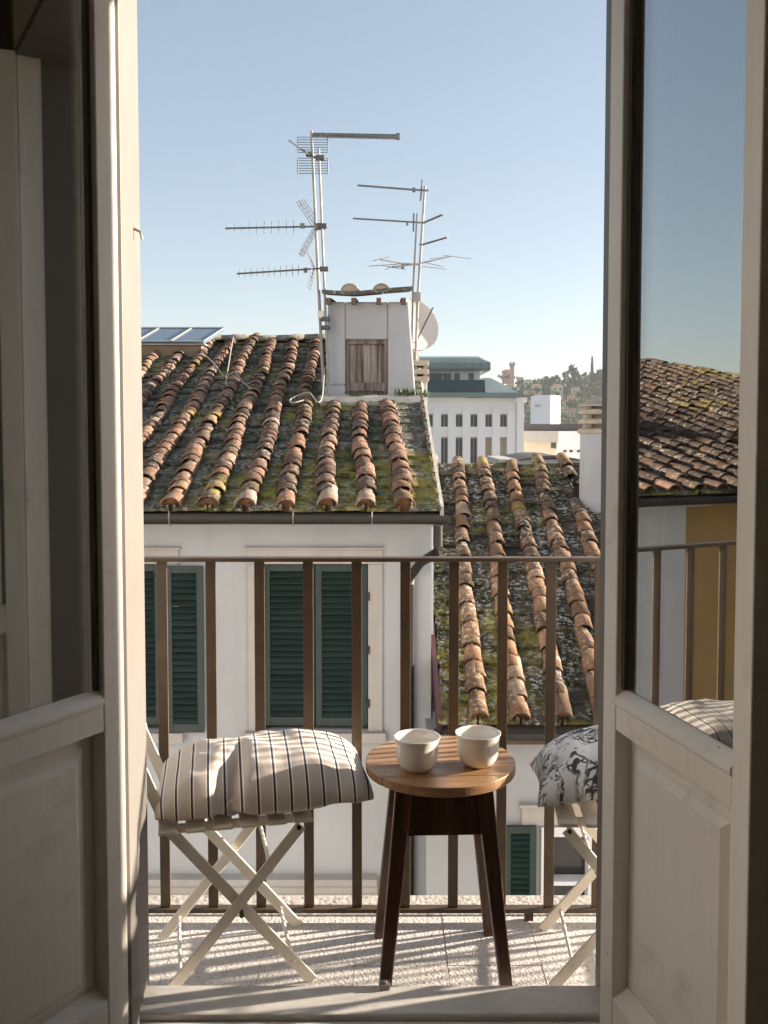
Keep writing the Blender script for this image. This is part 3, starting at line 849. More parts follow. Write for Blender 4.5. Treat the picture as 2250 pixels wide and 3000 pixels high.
# eave soffit boards
m = MB(); m.box((XL,YE+.05,ZE-.115),(XR+.03,YF+.02,ZE-.085)); m.build('soffit', M['wall_white'], house)
# downpipe
pts = [P(1283,1540,7.62),P(1283,1598,7.62),P(1274,1622,7.70),P(1232,1648,7.88),P(1212,1676,7.93),P(1203,1710,7.94),P(1200,2000,7.94),P(1200,2700,7.94)]
m = MB(); m.tube(pts, .040, 10); m.build('downpipe', M['gutter'], house, smooth=True)
# window surrounds, sills, shutters
def surround(par, wn_, wd=.125, proud=.025, yf=YF, mm='stone_trim'):
    x0, x1, z0, z1 = wn_
    for nm, a, b in (('window_jamb',(x0-wd,z0-.002),(x0,z1)),('window_jamb',(x1,z0-.002),(x1+wd,z1)),('window_head',(x0-wd,z1+.001),(x1+wd,z1+wd)),('window_sill',(x0-wd-.03,z0-.09),(x1+wd+.03,z0-.003))):
        pr = proud + (.05 if nm == 'window_sill' else 0)
        m = MB(); m.box((a[0],yf-pr,a[1]),(b[0],yf+.12,b[1])); m.build(nm, M[mm], par, bevel=.006)
    m = MB(); m.box((x0-wd-.02,yf-proud-.012,z1+wd+.001),(x1+wd+.02,yf+.02,z1+wd+.02)); m.build('window_cornice', M[mm], par, bevel=.004)
    m = MB(); m.box((x0,yf+.20,z0),(x1,yf+.22,z1)); m.build('window_pane', M['darkpane'], par)
for wn_ in (W1, W0): surround(house, wn_)
mid = (W1[0]+W1[1])/2 - .005
shutter(house, W1[0]+.004, mid-.004, W1[2]+.03, W1[3]-.01, YF+.035)
shutter(house, mid+.004, W1[1]-.004, W1[2]+.03, W1[3]-.01, YF+.018)
for zz in (.18,.5,.82):
    z = W1[2]+(W1[3]-W1[2])*zz
    m = MB(); m.box((W1[1]-.02,YF+.0,z-.035),(W1[1]+.03,YF+.016,z-.005)); m.tube([(W1[1]+.004,YF-.032,z-.05),(W1[1]+.004,YF-.032,z+.02)],.011,8); m.build('shutter_hinge', M['gutter'], house)
# open leaf of the next window folded back on the wall
shutter(house, wx(484), wx(594), zwb+.0, zwt-.01, YF-.062, nslat=23)
shutter(house, W0[0]+.3, W0[0]+.85, zwb+.03, zwt-.01, YF+.035, nslat=23)
# small hook under the sill of the left window, string course lower down
zc = P(800,2560,YF).z
m = MB(); m.xprism([(YF-.002,zc),(YF-.10,zc-.005),(YF-.12,zc-.05),(YF-.07,zc-.09),(YF-.06,zc-.14),(YF-.02,zc-.19),(YF-.002,zc-.19)], XL, -.06); m.build('string_course', M['stone_trim'], house)
m = MB(); m.box((XL,YF-.075,zc-.42),(-.09,YF-.002,zc-.30)); m.build('string_course', M['stone_trim'], house, bevel=.01)
# ---- turret on the roof (part of the house)
tz0 = P(1080,1172,TY0).z - .28; tz1 = P(1080,884,TY0).z
tl0, tr0 = (952-1125)/F*TY0, (1216-1125)/F*TY0
tl1, tr1 = (962-1125)/F*TY0, (1197-1125)/F*TY0
dx0, dx1 = (1012-1125)/F*TY0, (1136-1125)/F*TY0
dzt, dzb = P(1080,994,TY0).z, P(1080,1180,TY0).z
m = MB()
zz = lambda f: tz0+(tz1-tz0)*f
fb, fd = (dzb-tz0)/(tz1-tz0), (dzt-tz0)/(tz1-tz0)
lx = lambda f: tl0+(tl1-tl0)*f; rx = lambda f: tr0+(tr1-tr0)*f
# flared foot at the left
m.hexa([(lx(0)-.10,TY0-.01,tz0),(dx0,TY0-.01,tz0),(dx0,TY0+.22,tz0),(lx(0)-.10,TY0+.22,tz0)], [(lx(.26),TY0,zz(.32)),(dx0,TY0,zz(.32)),(dx0,TY0+.22,zz(.32)),(lx(.26),TY0+.22,zz(.32))])
m.hexa([(lx(.26),TY0,zz(.32)+.0005),(dx0,TY0,zz(.32)+.0005),(dx0,TY0+.22,zz(.32)+.0005),(lx(.26),TY0+.22,zz(.32)+.0005)], [(lx(1),TY0,tz1),(dx0,TY0,tz1),(dx0,TY0+.22,tz1),(lx(1),TY0+.22,tz1)])
m.hexa([(dx1,TY0,tz0),(rx(0)+.03,TY0,tz0),(rx(0)+.03,TY0+.22,tz0),(dx1,TY0+.22,tz0)], [(dx1,TY0,tz1),(rx(1),TY0,tz1),(rx(1),TY0+.22,tz1),(dx1,TY0+.22,tz1)])
m.box((dx0,TY0+.006,dzt),(dx1,TY0+.22,tz1)); m.box((dx0,TY0+.006,tz0),(dx1,TY0+.22,dzb-.02))
m.hexa([(lx(0),TY0+.221,tz0),(rx(0),TY0+.221,tz0),(rx(0),TY1,tz0),(lx(0),TY1,tz0)], [(lx(1),TY0+.221,tz1),(rx(1),TY0+.221,tz1),(rx(1),TY1,tz1),(lx(1),TY1,tz1)])
tur = m.build('roof_turret', M['wall_white'], house, bevel=.018)
# hatch door: frame, boards
m = MB(); m.box((dx0+.003,TY0+.05,dzb),(dx0+.04,TY0+.12,dzt)); m.box((dx1-.04,TY0+.05,dzb),(dx1-.003,TY0+.12,dzt)); m.box((dx0+.04,TY0+.05,dzt-.05),(dx1-.04,TY0+.12,dzt-.001))
m.box((dx0+.04,TY0+.05,dzb+.14),(dx1-.04,TY0+.09,dzb+.235)); m.build('hatch_frame', M['hatchwood'], tur)
nb = 5; bw = (dx1-dx0-.08)/nb
for k in range(nb):
    a = dx0+.04+k*bw
    m = MB(); m.box((a+.003,TY0+.095+random.uniform(0,.012),dzb+.236),(a+bw-.003,TY0+.118,dzt-.051)); m.build('hatch_board', M['hatchpale'] if k in (0,2,3) else M['hatchwood'], tur)
for k in range(9):
    bw2 = (dx1-dx0-.08)/9; a = dx0+.04+k*bw2
    m = MB(); m.box((a+.003,TY0+.08+random.uniform(0,.015),dzb-.01),(a+bw2-.003,TY0+.11,dzb+.139)); m.build('lower_slat', M['hatchwood'], tur)
# turret eaves: beam, rafter ends, tile slab, two cap tiles
for u in (966, 1038, 1110, 1181):
    x = (u-1125)/F*TY0
    m = MB(); m.bar((x,TY0-.17,tz1-.015),(x,TY1+.05,tz1+.10),.055,.075,(1,0,0)); m.build('rafter', M['oldbeam'], tur)
za = P(1080,866,TY0-.2).z
tcol = M['ridge']
for k in range(3):
    xa = (948-1125)/F*TY0 + k*.348; xb = xa+.343
    dzz = [.02,0,.035][k]; dze = [0,.03,.06][k]
    m = MB(); m.hexa([(xa,TY0-.22,za+.0+dzz),(xb,TY0-.22,za+dze),(xb,TY1+.1,za+.16+dze),(xa,TY1+.1,za+.16+dzz)], [(xa,TY0-.22,za+.045+dzz),(xb,TY0-.22,za+.045+dze),(xb,TY1+.1,za+.205+dze),(xa,TY1+.1,za+.205+dzz)])
    m.build('eave_tile', tcol, tur, bevel=.006)
tcm = cap_mesh(.95, .105, .10, .018, 8).mesh('turret_cap_tile', M['conc'], True)
for u in (1027, 1118):
    o = obj('turret_cap_tile', tcm, tur); o.location = ((u-1125)/F*TY0, TY0-.205, za+.05); o.rotation_euler = (math.atan(.13), 0, 0)
    m = MB(); xc_ = (u-1125)/F*TY0; hp = [(xc_+.088*cos(pi*k/10), za+.047+.076*sin(pi*k/10)) for k in range(11)]
    m.add([(x, TY0-.200, z) for x, z in hp]+[(x, TY0-.185, z) for x, z in hp], [tuple(range(11))[::-1], tuple(range(11,22))]+[(k,(k+1)%11,11+(k+1)%11,11+k) for k in range(11)]); m.build('mortar_plug', M['conc'], tur)
# mortar fillet + weeds at the foot of the turret
m = MB(); z_ = ZE+(TY0-YE)*.292
for k in range(7):
    x = tl0-.05+k*.165; m.tube([(x,TY0-.10,z_-.02),(x+.17,TY0-.09,z_-.01)], .085, 8)
m.build('mortar_fillet', M['mortar'], tur, smooth=True)
def weed(parent, p, n, h, seed):
    r = random.Random(seed); m = MB()
    for k in range(n):
        a = r.uniform(0,2*pi); l = h*r.uniform(.5,1); d = Vector((cos(a)*.6,sin(a)*.4,1)).normalized()
        b = p + Vector((r.uniform(-.10,.10), r.uniform(-.04,.04), 0)); sd = Vector((-sin(a),cos(a),0))*.012
        m.add([b, b+d*l*.5+sd, b+d*l, b+d*l*.5-sd], [(0,1,2,3)])
    m.build('weed', M['weed'], parent, kind='stuff')
M['weed'] = simple('weed_leaf', (.13,.15,.10), (.08,.11,.05), 30, .8)
weed(tur, Vector(((1185-1125)/F*TY0, TY0-.10, z_+.05)), 60, .13, 3); weed(tur, Vector(((1225-1125)/F*TY0, TY0-.08, z_+.04)), 50, .12, 4)
weed(tur, Vector(((1040-1125)/F*TY0, TY0-.12, z_+.05)), 25, .06, 6)
# chimney behind the turret at the verge
cb = P(1230,1190,11.9)
m = MB(); m.box((cb.x-.075,11.75,cb.z-.9),(cb.x+.085,12.15,P(1230,1120,11.9).z)); chm = m.build('chimney', M['wall_white'], house, bevel=.01)
for k, v in enumerate((1066, 1090, 1112)):
    z = P(1230, v, 11.9).z; m = MB(); m.box((cb.x-.115,11.72,z-.035),(cb.x+.105,12.2,z+.03)); m.build('chimney_cap_slab', M['conc'], chm, bevel=.012)
    m = MB(); m.box((cb.x-.08,11.76,z-.09),(cb.x-.04,12.1,z-.036)); m.box((cb.x+.04,11.76,z-.09),(cb.x+.08,12.1,z-.036)); m.build('chimney_spacer', M['conc'], chm)
# pale gable strip beneath the verge on the right
m = MB(); m.hexa([(.41,8.3,-3),(.44,8.3,-3),(.44,15,-3),(.41,15,-3)], [(.41,8.3,ZE+.1),(.44,8.3,ZE+.1),(.44,15,ZRG-.12),(.41,15,ZRG-.12)]); m.build('gable_render', M['wall_white'], house)

# ================================================================== OCHRE NEIGHBOUR further left (seen in the door glass)
och = thing('ochre_house', 'ochre plastered house with dark tiled hipped roof, mirrored in the right pane', 'house', (0,0,0))
XO = -15.5
WO = [(-7.5,-6.5,zwb-.1,zwt-.1), (-10.5,-9.4,zwb-.1,zwt-.1)]
m = MB(); wall_with_holes(m, XO, XL-.002, -9.2, ZE+.08, YF+.05, YF+.35, WO); m.box((XO,YF+.36,-9.2),(XL-.002,21,ZE+.08)); m.build('wall', M['wall_ochre'], och)
for a in WO:
    surround(och, a, yf=YF+.05); shutter(och, a[0]+.004, (a[0]+a[1])/2-.003, a[2]+.02, a[3]-.01, YF+.08, nslat=22); shutter(och, (a[0]+a[1])/2+.003, a[1]-.004, a[2]+.02, a[3]-.01, YF+.08, nslat=22)
xr0 = -12.5
m = MB()
m.add([(XO-.4,YE,ZE-.02),(XL-.003,YE,ZE-.02),(XL-.003,YRG,ZRG-.02),(xr0+2.4,YRG,ZRG-.02),(XO-.4,22,ZE-.02),(XL-.003,22,ZE-.02)], [(0,1,2,3),(0,3,4),(3,2,5,4),(0,4,5,1),(1,5,2)])
roofO = m.build('roof', M['deck'], och)
colsO = [XL-.10-SPL*k for k in range(0, 27)]
def skipO(x, y):   # hipped left end
    f = (y-YE)/(YRG-YE); return x < (XO-.4) + f*((xr0+2.4)-(XO-.4)) + .15
tile_roof(roofO, colsO, YE, ZE, PL, 0, 26, .29, SPL, ('cap','pan'), 0, skip=skipO, seed=21, tk=.35)
m = MB(); m.xprism(gp, XO-.3, XL-.002); m.build('gutter', M['gutter'], och, smooth=True)

# ================================================================== RIGHT HOUSE (lower roof)
PR = math.atan(.396); YE2, ZE2 = 7.28, P(1450,2128,7.28).z; YR2 = 11.8; ZR2 = ZE2+(YR2-YE2)*.396
h2 = thing('low_house', 'lower white house with lichen covered tile roof beside the white house', 'house', (0,0,0))
X0_, X1_ = .425, 6.2
YF2 = 7.50
wz0, wz1 = P(1700,2660,YF2).z - .35, P(1700,2420,YF2).z
w2x = lambda u: (u-1125)/F*YF2
WR = (w2x(1594), w2x(1760), wz0, wz1)
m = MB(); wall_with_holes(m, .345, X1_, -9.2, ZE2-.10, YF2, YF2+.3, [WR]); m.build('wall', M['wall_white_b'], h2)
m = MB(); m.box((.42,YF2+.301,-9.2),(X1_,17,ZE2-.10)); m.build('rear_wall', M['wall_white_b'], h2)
m = MB()
m.hexa([(X0_,YE2+.03,ZE2-.08),(X1_,YE2+.03,ZE2-.08),(X1_,YR2,ZR2-.08),(X0_,YR2,ZR2-.08)], [(X0_,YE2+.03,ZE2-.01),(X1_,YE2+.03,ZE2-.01),(X1_,YR2,ZR2-.01),(X0_,YR2,ZR2-.01)])
m.hexa([(X0_,YR2+.001,ZR2-.08),(X1_,YR2+.001,ZR2-.08),(X1_,16.5,ZE2-.08),(X0_,16.5,ZE2-.08)], [(X0_,YR2+.001,ZR2-.01),(X1_,YR2+.001,ZR2-.01),(X1_,16.5,ZE2-.01),(X0_,16.5,ZE2-.01)])
roofR = m.build('roof', M['deck'], h2)
SPR = .340
cols2 = [.735+SPR*k for k in range(-1, 14)]
CHX, CHY = 2.42, 10.95
def skipR(x, y): return x < X0_+.10 or (CHX-.24 < x < CHX+.5 and CHY-.35 < y < CHY+.35)
tile_roof(roofR, cols2, YE2, ZE2, PR, .0436, 19, .260, SPR, ('cap2','pan2'), 300, xgate=lambda x, y: x/y < .26, skip=skipR, seed=31, sag=.02, capk=1.15)
rm2 = cap_mesh(.44, .085, .075, .016).mesh('ridge_tile', M['cap2'], True)
for k in range(14):
    o = obj('ridge_tile', rm2, roofR); o.location = (X0_+.02+.40*k, YR2+.03, ZR2-.025+rv.uniform(-.01,.01)); o.rotation_euler = (rv.uniform(-.03,.03), -.02, -pi/2+rv.uniform(-.04,.04)); o['tint'] = rv.uniform(.25,.7)
def mossR(r):
    x = r.choice(cols2[:8]) - SPR/2 + r.choice((-.11,.11,.07,-.07)) + r.uniform(-.03,.03); s = r.uniform(0, 4.8)
    if r.random() < .5: s = round(s/.26)*.26 - .01
    return Vector((max(x+.0436*s, X0_+.12), YE2+s*cos(PR), ZE2+s*sin(PR)+.045))
moss_clumps(roofR, 800, mossR, 9, .010, .032)
gp2 = []
for k in range(9): a = pi + pi*k/8; gp2.append((YE2-.03+.068*cos(a), ZE2-.03+.075*sin(a)))
gp2 += [(YE2-.03+.060*cos(2*pi - pi*k/8), ZE2-.027+.066*sin(2*pi - pi*k/8)) for k in range(9)]
m = MB(); m.xprism(gp2, X0_-.03, X1_); m.build('gutter', M['gutter'], h2, smooth=True)
m = MB(); m.box((X0_,YE2+.04,ZE2-.16),(X1_,YF2+.02,ZE2-.13)); m.build('soffit', M['oldbeam'], h2)
m = MB(); m.hexa([(.415,YE2,ZE2-.05),(.455,YE2,ZE2-.05),(.455,8.9,ZE2+1.62*.396-.05),(.415,8.9,ZE2+1.62*.396-.05)], [(.415,YE2,ZE2+.10),(.455,YE2,ZE2+.10),(.455,8.9,ZE2+1.62*.396+.10),(.415,8.9,ZE2+1.62*.396+.10)]); m.build('wall_flashing', M['flash'], h2)
# window with white frame, dark panes, green shutter
x0, x1, z0, z1 = WR
for nm, a, b in (('window_frame',(x0,z0),(x0+.07,z1)),('window_frame',(x1-.07,z0),(x1,z1)),('window_frame',(x0+.07,z1-.08),(x1-.07,z1)),('window_frame',(x0+.07,z0+.55),(x1-.07,z0+.585))):
    m = MB(); m.box((a[0],YF2-.03,a[1]),(b[0],YF2+.1,b[1])); m.build(nm, M['pvc'] if nm != 'x' else M['pvc'], h2, bevel=.004)
m = MB(); m.box((x0+.05,YF2+.105,z0),(x1-.05,YF2+.12,z1)); m.build('window_pane', M['darkpane'], h2)
shutter(h2, w2x(1482), w2x(1578), wz0, wz1+.02, YF2-.06, nslat=20, mm='green2')
m = MB(); a, b = P(1528,2360,YF2), P(1740,2414,YF2); m.box((a.x,YF2-.025,b.z),(b.x+.4,YF2+.01,a.z)); m.box((a.x-.02,YF2-.06,a.z+.001),(b.x+.42,YF2+.01,a.z+.025)); m.build('window_head', M['stone_trim'], h2)
# round topped chimney on the right roof
zb = ZE2+(CHY-YE2)*.396
m = MB(); zc1 = P(1750,1270,CHY).z; m.lathe([(.265,zb-.15),(.262,zb+.25),(.258,zc1-.05),(.262,zc1)], (CHX+.13,CHY,0), 28); chR = m.build('chimney', M['wall_white_b'], h2, smooth=True)
zs = [P(1750,v,CHY).z for v in (1262,1234,1206,1182)]
for k, z in enumerate(zs):
    rr = [.29,.285,.28,.225][k]
    m = MB(); m.lathe([(rr-.03,z-.035),(rr,z-.028),(rr,z+.018),(rr-.025,z+.03)] if k < 3 else [(rr+.05,z-.035),(rr+.05,z-.015),(rr*.6,z+.05),(.05,z+.075)], (CHX+.13,CHY,0), 24); m.build('chimney_cap_slab', M['conc'], chR, bevel=.004)
    if k < 3:
        m = MB()
        for q in range(6):
            a = q*pi/3+.4; c = Vector((CHX+.13+.21*cos(a), CHY+.21*sin(a), 0)); m.box((c.x-.035,c.y-.035,z+.02),(c.x+.035,c.y+.035,z+.09))
        m.lathe([(.15,z+.02),(.15,z+.09)], (CHX+.13,CHY,0), 12)
        m.build('chimney_spacer', M['conc'], chR)

# ================================================================== SOLAR PANELS on a roof behind, left
nb = thing('roof_parapet', 'old brown plastered parapet behind the tiled ridge, under the solar panels', 'wall', (0,0,0))
yS = 13.35
a = P(590,1008,yS); b = P(300,1060,yS)
m = MB(); m.box((b.x-2.2,yS,2.2),(a.x,yS+.35,a.z-.015)); m.build('parapet_wall', M['brickwall'], nb)
m = MB(); m.box((b.x-2.2,yS-.06,a.z-.013),(a.x+.06,yS+.2,a.z-.001)); m.build('coping', M['mortar'], nb)
for k, (ua, ub) in enumerate(((300,398),(400,497),(499,596))):
    p0, p1 = P(ua,1003,yS), P(ub,1003,yS); zt2 = P(500,961,yS+.75).z; of = 1.02
    q0, q1 = Vector((p0.x*of+ .22, yS+.75, zt2)), Vector((p1.x*of+.22, yS+.75, zt2))
    p0.z += .012; p1.z += .012
    t = thing('solar_panel', ['glazed solar panel on the brown parapet, leftmost of the row','middle glazed solar panel on the brown parapet','glazed solar panel at the right end of the parapet row'][k], 'solar panel', p0, 0, 'solar panels on the parapet')
    L = lambda p: p - p0
    dn = Vector((0,.03,-.04))
    m = MB(); m.hexa([L(p0)+dn, L(p1)+dn, L(q1)+dn, L(q0)+dn], [L(p0),L(p1),L(q1),L(q0)]); m.build('glass', M['solar'], t)
    up = Vector((0,-.004,.008))
    m = MB()
    for A, B in ((p0,p1),(p1,q1),(q1,q0),(q0,p0)): m.bar(L(A)+up, L(B)+up, .016, .016, (0,0,1))
    m.build('frame', M['alu_frame'], t)

# ================================================================== ANTENNAS
YA = 10.9
def yagi(m, a, b, n, l0, l1, vertical=False, r=.0045):
    """directors square to the boom"""
    a = Vector(a); b = Vector(b)
    for k in range(n):
        p = a.lerp(b, (k+.1)/n); l = l0+(l1-l0)*k/max(1,n-1)
        d = Vector((0,.22,1)).normalized() if vertical else Vector((.10,1,.12)).normalized()
        m.tube([p-d*l/2, p+d*l/2], r, 5)
def grid(m, c, ex, ey, nx, ny, r=.0045):
    for i in range(nx+1):
        p = c + ex*(i/nx-.5); m.tube([p-ey*.5, p+ey*.5], r, 4)
    for j in range(ny+1):
        p = c + ey*(j/ny-.5); m.tube([p-ex*.5, p+ex*.5], r, 4)
am = thing('antenna_mast', 'tallest television antenna mast left of the white turret', 'antenna', P(950,1230,YA), 0, 'rooftop antenna masts')
o0 = am.location.copy()
A_ = lambda u, v, y=YA: P(u, v, y) - o0
m = MB(); m.tube([A_(952,1235),A_(912,383)], .019, 8, r2=.015); m.build('pole', M['mast'], am, smooth=True)
m = MB(); m.tube([A_(915,392),A_(1168,397)], .014, 6); m.tube([A_(915,399),A_(1168,405)], .014, 6); m.box(tuple(A_(1160,408)-Vector((0,.03,0))), tuple(A_(1171,392)+Vector((0,.03,0)))); m.box(tuple(A_(1044,405)-Vector((0,.02,0))), tuple(A_(1050,392)+Vector((0,.02,0))))
yagi(m, A_(940,398), A_(1160,401), 16, .14, .10, False, .004); m.build('top_boom', M['alu'], am)
m = MB(); c = (A_(872,455)+A_(960,455))/2; wv = A_(960,450)-A_(872,450); hv = A_(916,400)-A_(916,506)
for k in range(7):
    p = c + hv*(.5-k/6*.42); m.tube([p-wv*.5, p+wv*.5], .004, 4); p = c - hv*(.5-k/6*.42); m.tube([p-wv*.5, p+wv*.5], .004, 4)
for s in (-.5,.5):
    m.tube([c+wv*s+hv*.5,c+wv*s+hv*.1], .007, 5); m.tube([c+wv*s-hv*.5,c+wv*s-hv*.1], .007, 5)
m.build('reflector_grid', M['alu'], am)
m = MB(); m.tube([A_(848,412,YA-.5),A_(908,455,YA-.05),A_(945,470)], .010, 6); m.box(tuple(A_(897,458)-Vector((0,.03,0))), tuple(A_(911,446)+Vector((0,.03,0)))); m.build('short_boom', M['antdark'], am)
m = MB(); m.tube([A_(660,669),A_(952,663)], .011, 6); yagi(m, A_(664,669), A_(880,664), 10, .13, .17, True); m.box(tuple(A_(880,668)-Vector((0,.025,0))), tuple(A_(893,655)+Vector((0,.025,0)))); m.box(tuple(A_(928,672)-Vector((0,.035,0))), tuple(A_(952,655)+Vector((0,.035,0)))); m.build('middle_yagi', M['alu'], am)
m = MB(); ex = A_(924,655)-A_(880,588); ey = Vector((.055,.30,.11)); grid(m, (A_(924,655)+A_(880,588))/2, ex, ey, 6, 3); ex = A_(924,672)-A_(882,748); ey = Vector((.02,.34,.03)); grid(m, (A_(924,672)+A_(882,748))/2, ex, ey, 6, 3); m.build('corner_reflector', M['alu'], am)
m = MB(); m.box(tuple(A_(932,935)-Vector((0,.05,0))), tuple(A_(950,912)+Vector((0,.05,0)))); m.build('junction_box', M['dish'], am, bevel=.008)
bmast = thing('antenna_mast', 'second antenna mast with low aerial, touching the turret wall', 'antenna', P(968,1200,YA-.04), 0, 'rooftop antenna masts')
o0 = bmast.location.copy()
m = MB(); m.tube([A_(966,1215,YA-.04),A_(944,690,YA-.04),A_(934,436,YA-.04)], .016, 8, r2=.012); m.build('pole', M['mast'], bmast, smooth=True)
m = MB(); m.tube([A_(694,802,YA-.04),A_(945,786,YA-.04)], .011, 6); yagi(m, A_(700,801), A_(890,790), 11, .10, .13, True); m.box(tuple(A_(890,798)-Vector((0,.025,0))), tuple(A_(901,785)+Vector((0,.025,0)))); m.build('low_yagi', M['alu'], bmast)
m = MB(); grid(m, (A_(920,784)+A_(901,735))/2, A_(920,784)-A_(901,735), Vector((.01,.34,.02)), 5, 2); grid(m, (A_(918,790)+A_(906,845))/2, A_(918,790)-A_(906,845), Vector((.01,.34,.02)), 5, 2); m.build('corner_reflector', M['alu'], bmast)
for v in (462, 662, 788, 935, 960):
    m = MB(); c = A_(938+(v-462)*.035, v, YA-.04); m.box(tuple(c-Vector((.05,.03,.025))), tuple(c+Vector((.05,.03,.025)))); m.build('clamp', M['antdark'], bmast, bevel=.006)
cmast = thing('antenna_mast', 'antenna mast behind the right side of the white turret', 'antenna', P(1222,1090,12.1), 0, 'rooftop antenna masts')
o0 = cmast.location.copy(); YC = 12.1
C_ = lambda u, v, y=YC: P(u, v, y) - o0
m = MB(); m.tube([C_(1215,1100),C_(1225,855),C_(1245,545)], .020, 8, r2=.014); m.build('pole', M['mast'], cmast, smooth=True)
m = MB(); m.tube([C_(1206,1000),C_(1210,844),C_(1222,625)], .014, 8, r2=.011); m.build('pole', M['mast'], cmast, smooth=True)
m = MB(); m.tube([C_(1047,543),C_(1210,556),C_(1255,558)], .012, 6); m.box(tuple(C_(1208,562)-Vector((0,.03,0))), tuple(C_(1217,551)+Vector((0,.03,0)))); m.tube([C_(1237,526),C_(1232,588)], .012, 6); yagi(m, C_(1050,543), C_(1200,554), 9, .12, .16); m.build('upper_boom', M['alu'], cmast)
m = MB(); m.tube([C_(1034,640),C_(1246,653)], .011, 6); m.tube([C_(1212,624),C_(1211,678)], .012, 6); m.tube([C_(1242,652),C_(1297,629,YC-.4)], .013, 6); m.box(tuple(C_(1190,660)-Vector((0,.02,0))), tuple(C_(1196,648)+Vector((0,.02,0)))); yagi(m, C_(1040,640), C_(1180,650), 8, .14, .18); m.build('middle_boom', M['alu'], cmast)
m = MB(); m.tube([C_(1228,717),C_(1240,716),C_(1312,695,YC-.4)], .012, 6); yagi(m, C_(1250,713,YC-.05), C_(1312,695,YC-.4), 5, .25, .15); m.build('side_boom', M['alu'], cmast)
m = MB(); m.tube([C_(1114,760,YC-.5),C_(1180,772,YC-.15),C_(1230,776)], .010, 6); m.tube([C_(1150,783,YC-.3),C_(1232,772),C_(1318,751,YC+.4)], .012, 6)
for a, b in (((1080,780),(1200,771)),((1236,780),(1308,789)),((1300,748),(1380,758)),((1090,765),(1140,752)),((1130,790),(1170,770)),((1260,758),(1320,752)),((1120,778),(1190,790)),((1240,768),(1300,782))):
    m.tube([C_(*a, YC-.2), C_(*b, YC+.2)], .0045, 4)
m.box(tuple(C_(1175,786)-Vector((0,.03,0))), tuple(C_(1184,770)+Vector((0,.03,0)))); m.build('low_aerial', M['alu'], cmast)
m = MB(); m.box(tuple(C_(1208,882)-Vector((0,.06,0))), tuple(C_(1233,857)+Vector((0,.06,0)))); m.build('amplifier_box', M['copperbox'] if 'copperbox' in M else M['grey'], cmast, bevel=.006)
# satellite dish
dc = P(1205, 958, 12.5); dr = 78/F*12.5
t = thing('satellite_dish', 'pale satellite dish half hidden behind the white turret', 'satellite dish', (dc.x, dc.y, dc.z-1.0))
m = MB(); prof = [(dr*k/8, .22*dr*(k/8)**2) for k in range(9)] + [(dr*1.02, .22*dr+.012), (dr*1.02,.22*dr-.02)] + [(dr*k/8*.99, .22*dr*(k/8)**2-.025) for k in range(7,0,-1)]
prof[0] = (.001, 0); prof[-1] = (.001,-.025)
m.lathe(prof, (0,0,0), 40); o = m.build('reflector', M['dish'], t, smooth=True); o.location = (0,0,1.0); o.rotation_euler = (radians(72), 0, radians(28))
m = MB(); m.tube([(.0,.08,.95),(.05,.10,.3),(.05,.12,-.4)], .025, 8); m.build('mount_pole', M['mast'], t, smooth=True)
m = MB(); fdir = Vector((sin(radians(28)),-cos(radians(28)),.35)); m.tube([(.0,.0,1.0-dr*.9), tuple(Vector((0,0,1.0))+fdir*.55)], .012, 6); m.build('feed_arm', M['alu'], t)
# cables on the roof
def cable(label, pts, r=.007):
    m = MB(); m.tube(pts, r, 6); tag(m.build('cable', M['cable'], smooth=True), label, 'cable', 'loose cables on the tiles')
def onroof(u, v, dz=.12):
    # intersection of the view ray with the roof plane
    xr = (u-1125.0)/F; yu = -(v-1390.0)/F; dy = cp+yu*sp; ddz = -sp+yu*cp; k = ddz/dy
    Y = (ZE - .292*YE + dz - H)/(k - .292); return P(u, v, Y)
def smooth_path(ps, n=5):
    out = []
    for i in range(len(ps)-1):
        p0, p1, p2, p3 = ps[max(i-1,0)], ps[i], ps[i+1], ps[min(i+2,len(ps)-1)]
        for k in range(n):
            t_ = k/n; out.append(.5*((2*p1)+(p2-p0)*t_+(2*p0-5*p1+4*p2-p3)*t_**2+(3*p1-p0-3*p2+p3)*t_**3))
    return out+[ps[-1]]
cable('grey cable hanging over the ridge and down between two tile rows', smooth_path([onroof(683,988), onroof(676,1030), onroof(668,1080), onroof(661,1120), onroof(666,1128)]))
cable('grey cable looping across the tile rows from the left ridge', smooth_path([onroof(590,1030,.16), onroof(632,1070,.17), onroof(655,1100,.12), onroof(690,1092,.17), onroof(710,1118,.14), onroof(735,1138,.17)]))
cable('grey cable coil lying on the tiles beside the turret', smooth_path([P(950,1080,10.85), onroof(944,1160,.2), onroof(930,1178,.17), onroof(905,1150,.18), onroof(868,1160,.14), onroof(850,1172,.15), onroof(858,1180,.16), onroof(890,1172,.17)]), .008)

# ================================================================== MODERN BUILDING (copper roof)
YB = 92.0
bx = lambda u, y=YB: (u-1125)/F*y
bz = lambda v, y=YB: P(1125, v, y).z
off = thing('office_block', 'pale office block with green copper roof and narrow windows', 'building', (0,0,0))
u0, u1 = 1060, 1512
m = MB(); holes = []
colsu = [1085,1128,1171,1214,1258,1302,1345,1388,1431,1475]
for u in colsu: holes.append((bx(u-10), bx(u+10)))
z_top = bz(1166)
rows = [(bz(1250), bz(1213)), (bz(1362), bz(1281)), (bz(1440), bz(1400))]
xs = bx(u0)
def stack(m, a, b):
    zs_ = [-9.2]; 
    for lo, hi in reversed(rows): m.box((a,YB,zs_[-1]),(b,YB+.8,lo)); zs_.append(hi)
    m.box((a,YB,zs_[-1]),(b,YB+.8,z_top))
for a, b in holes:
    m.box((xs,YB,-9.2),(a,YB+.8,z_top)); stack(m, a, b); xs = b
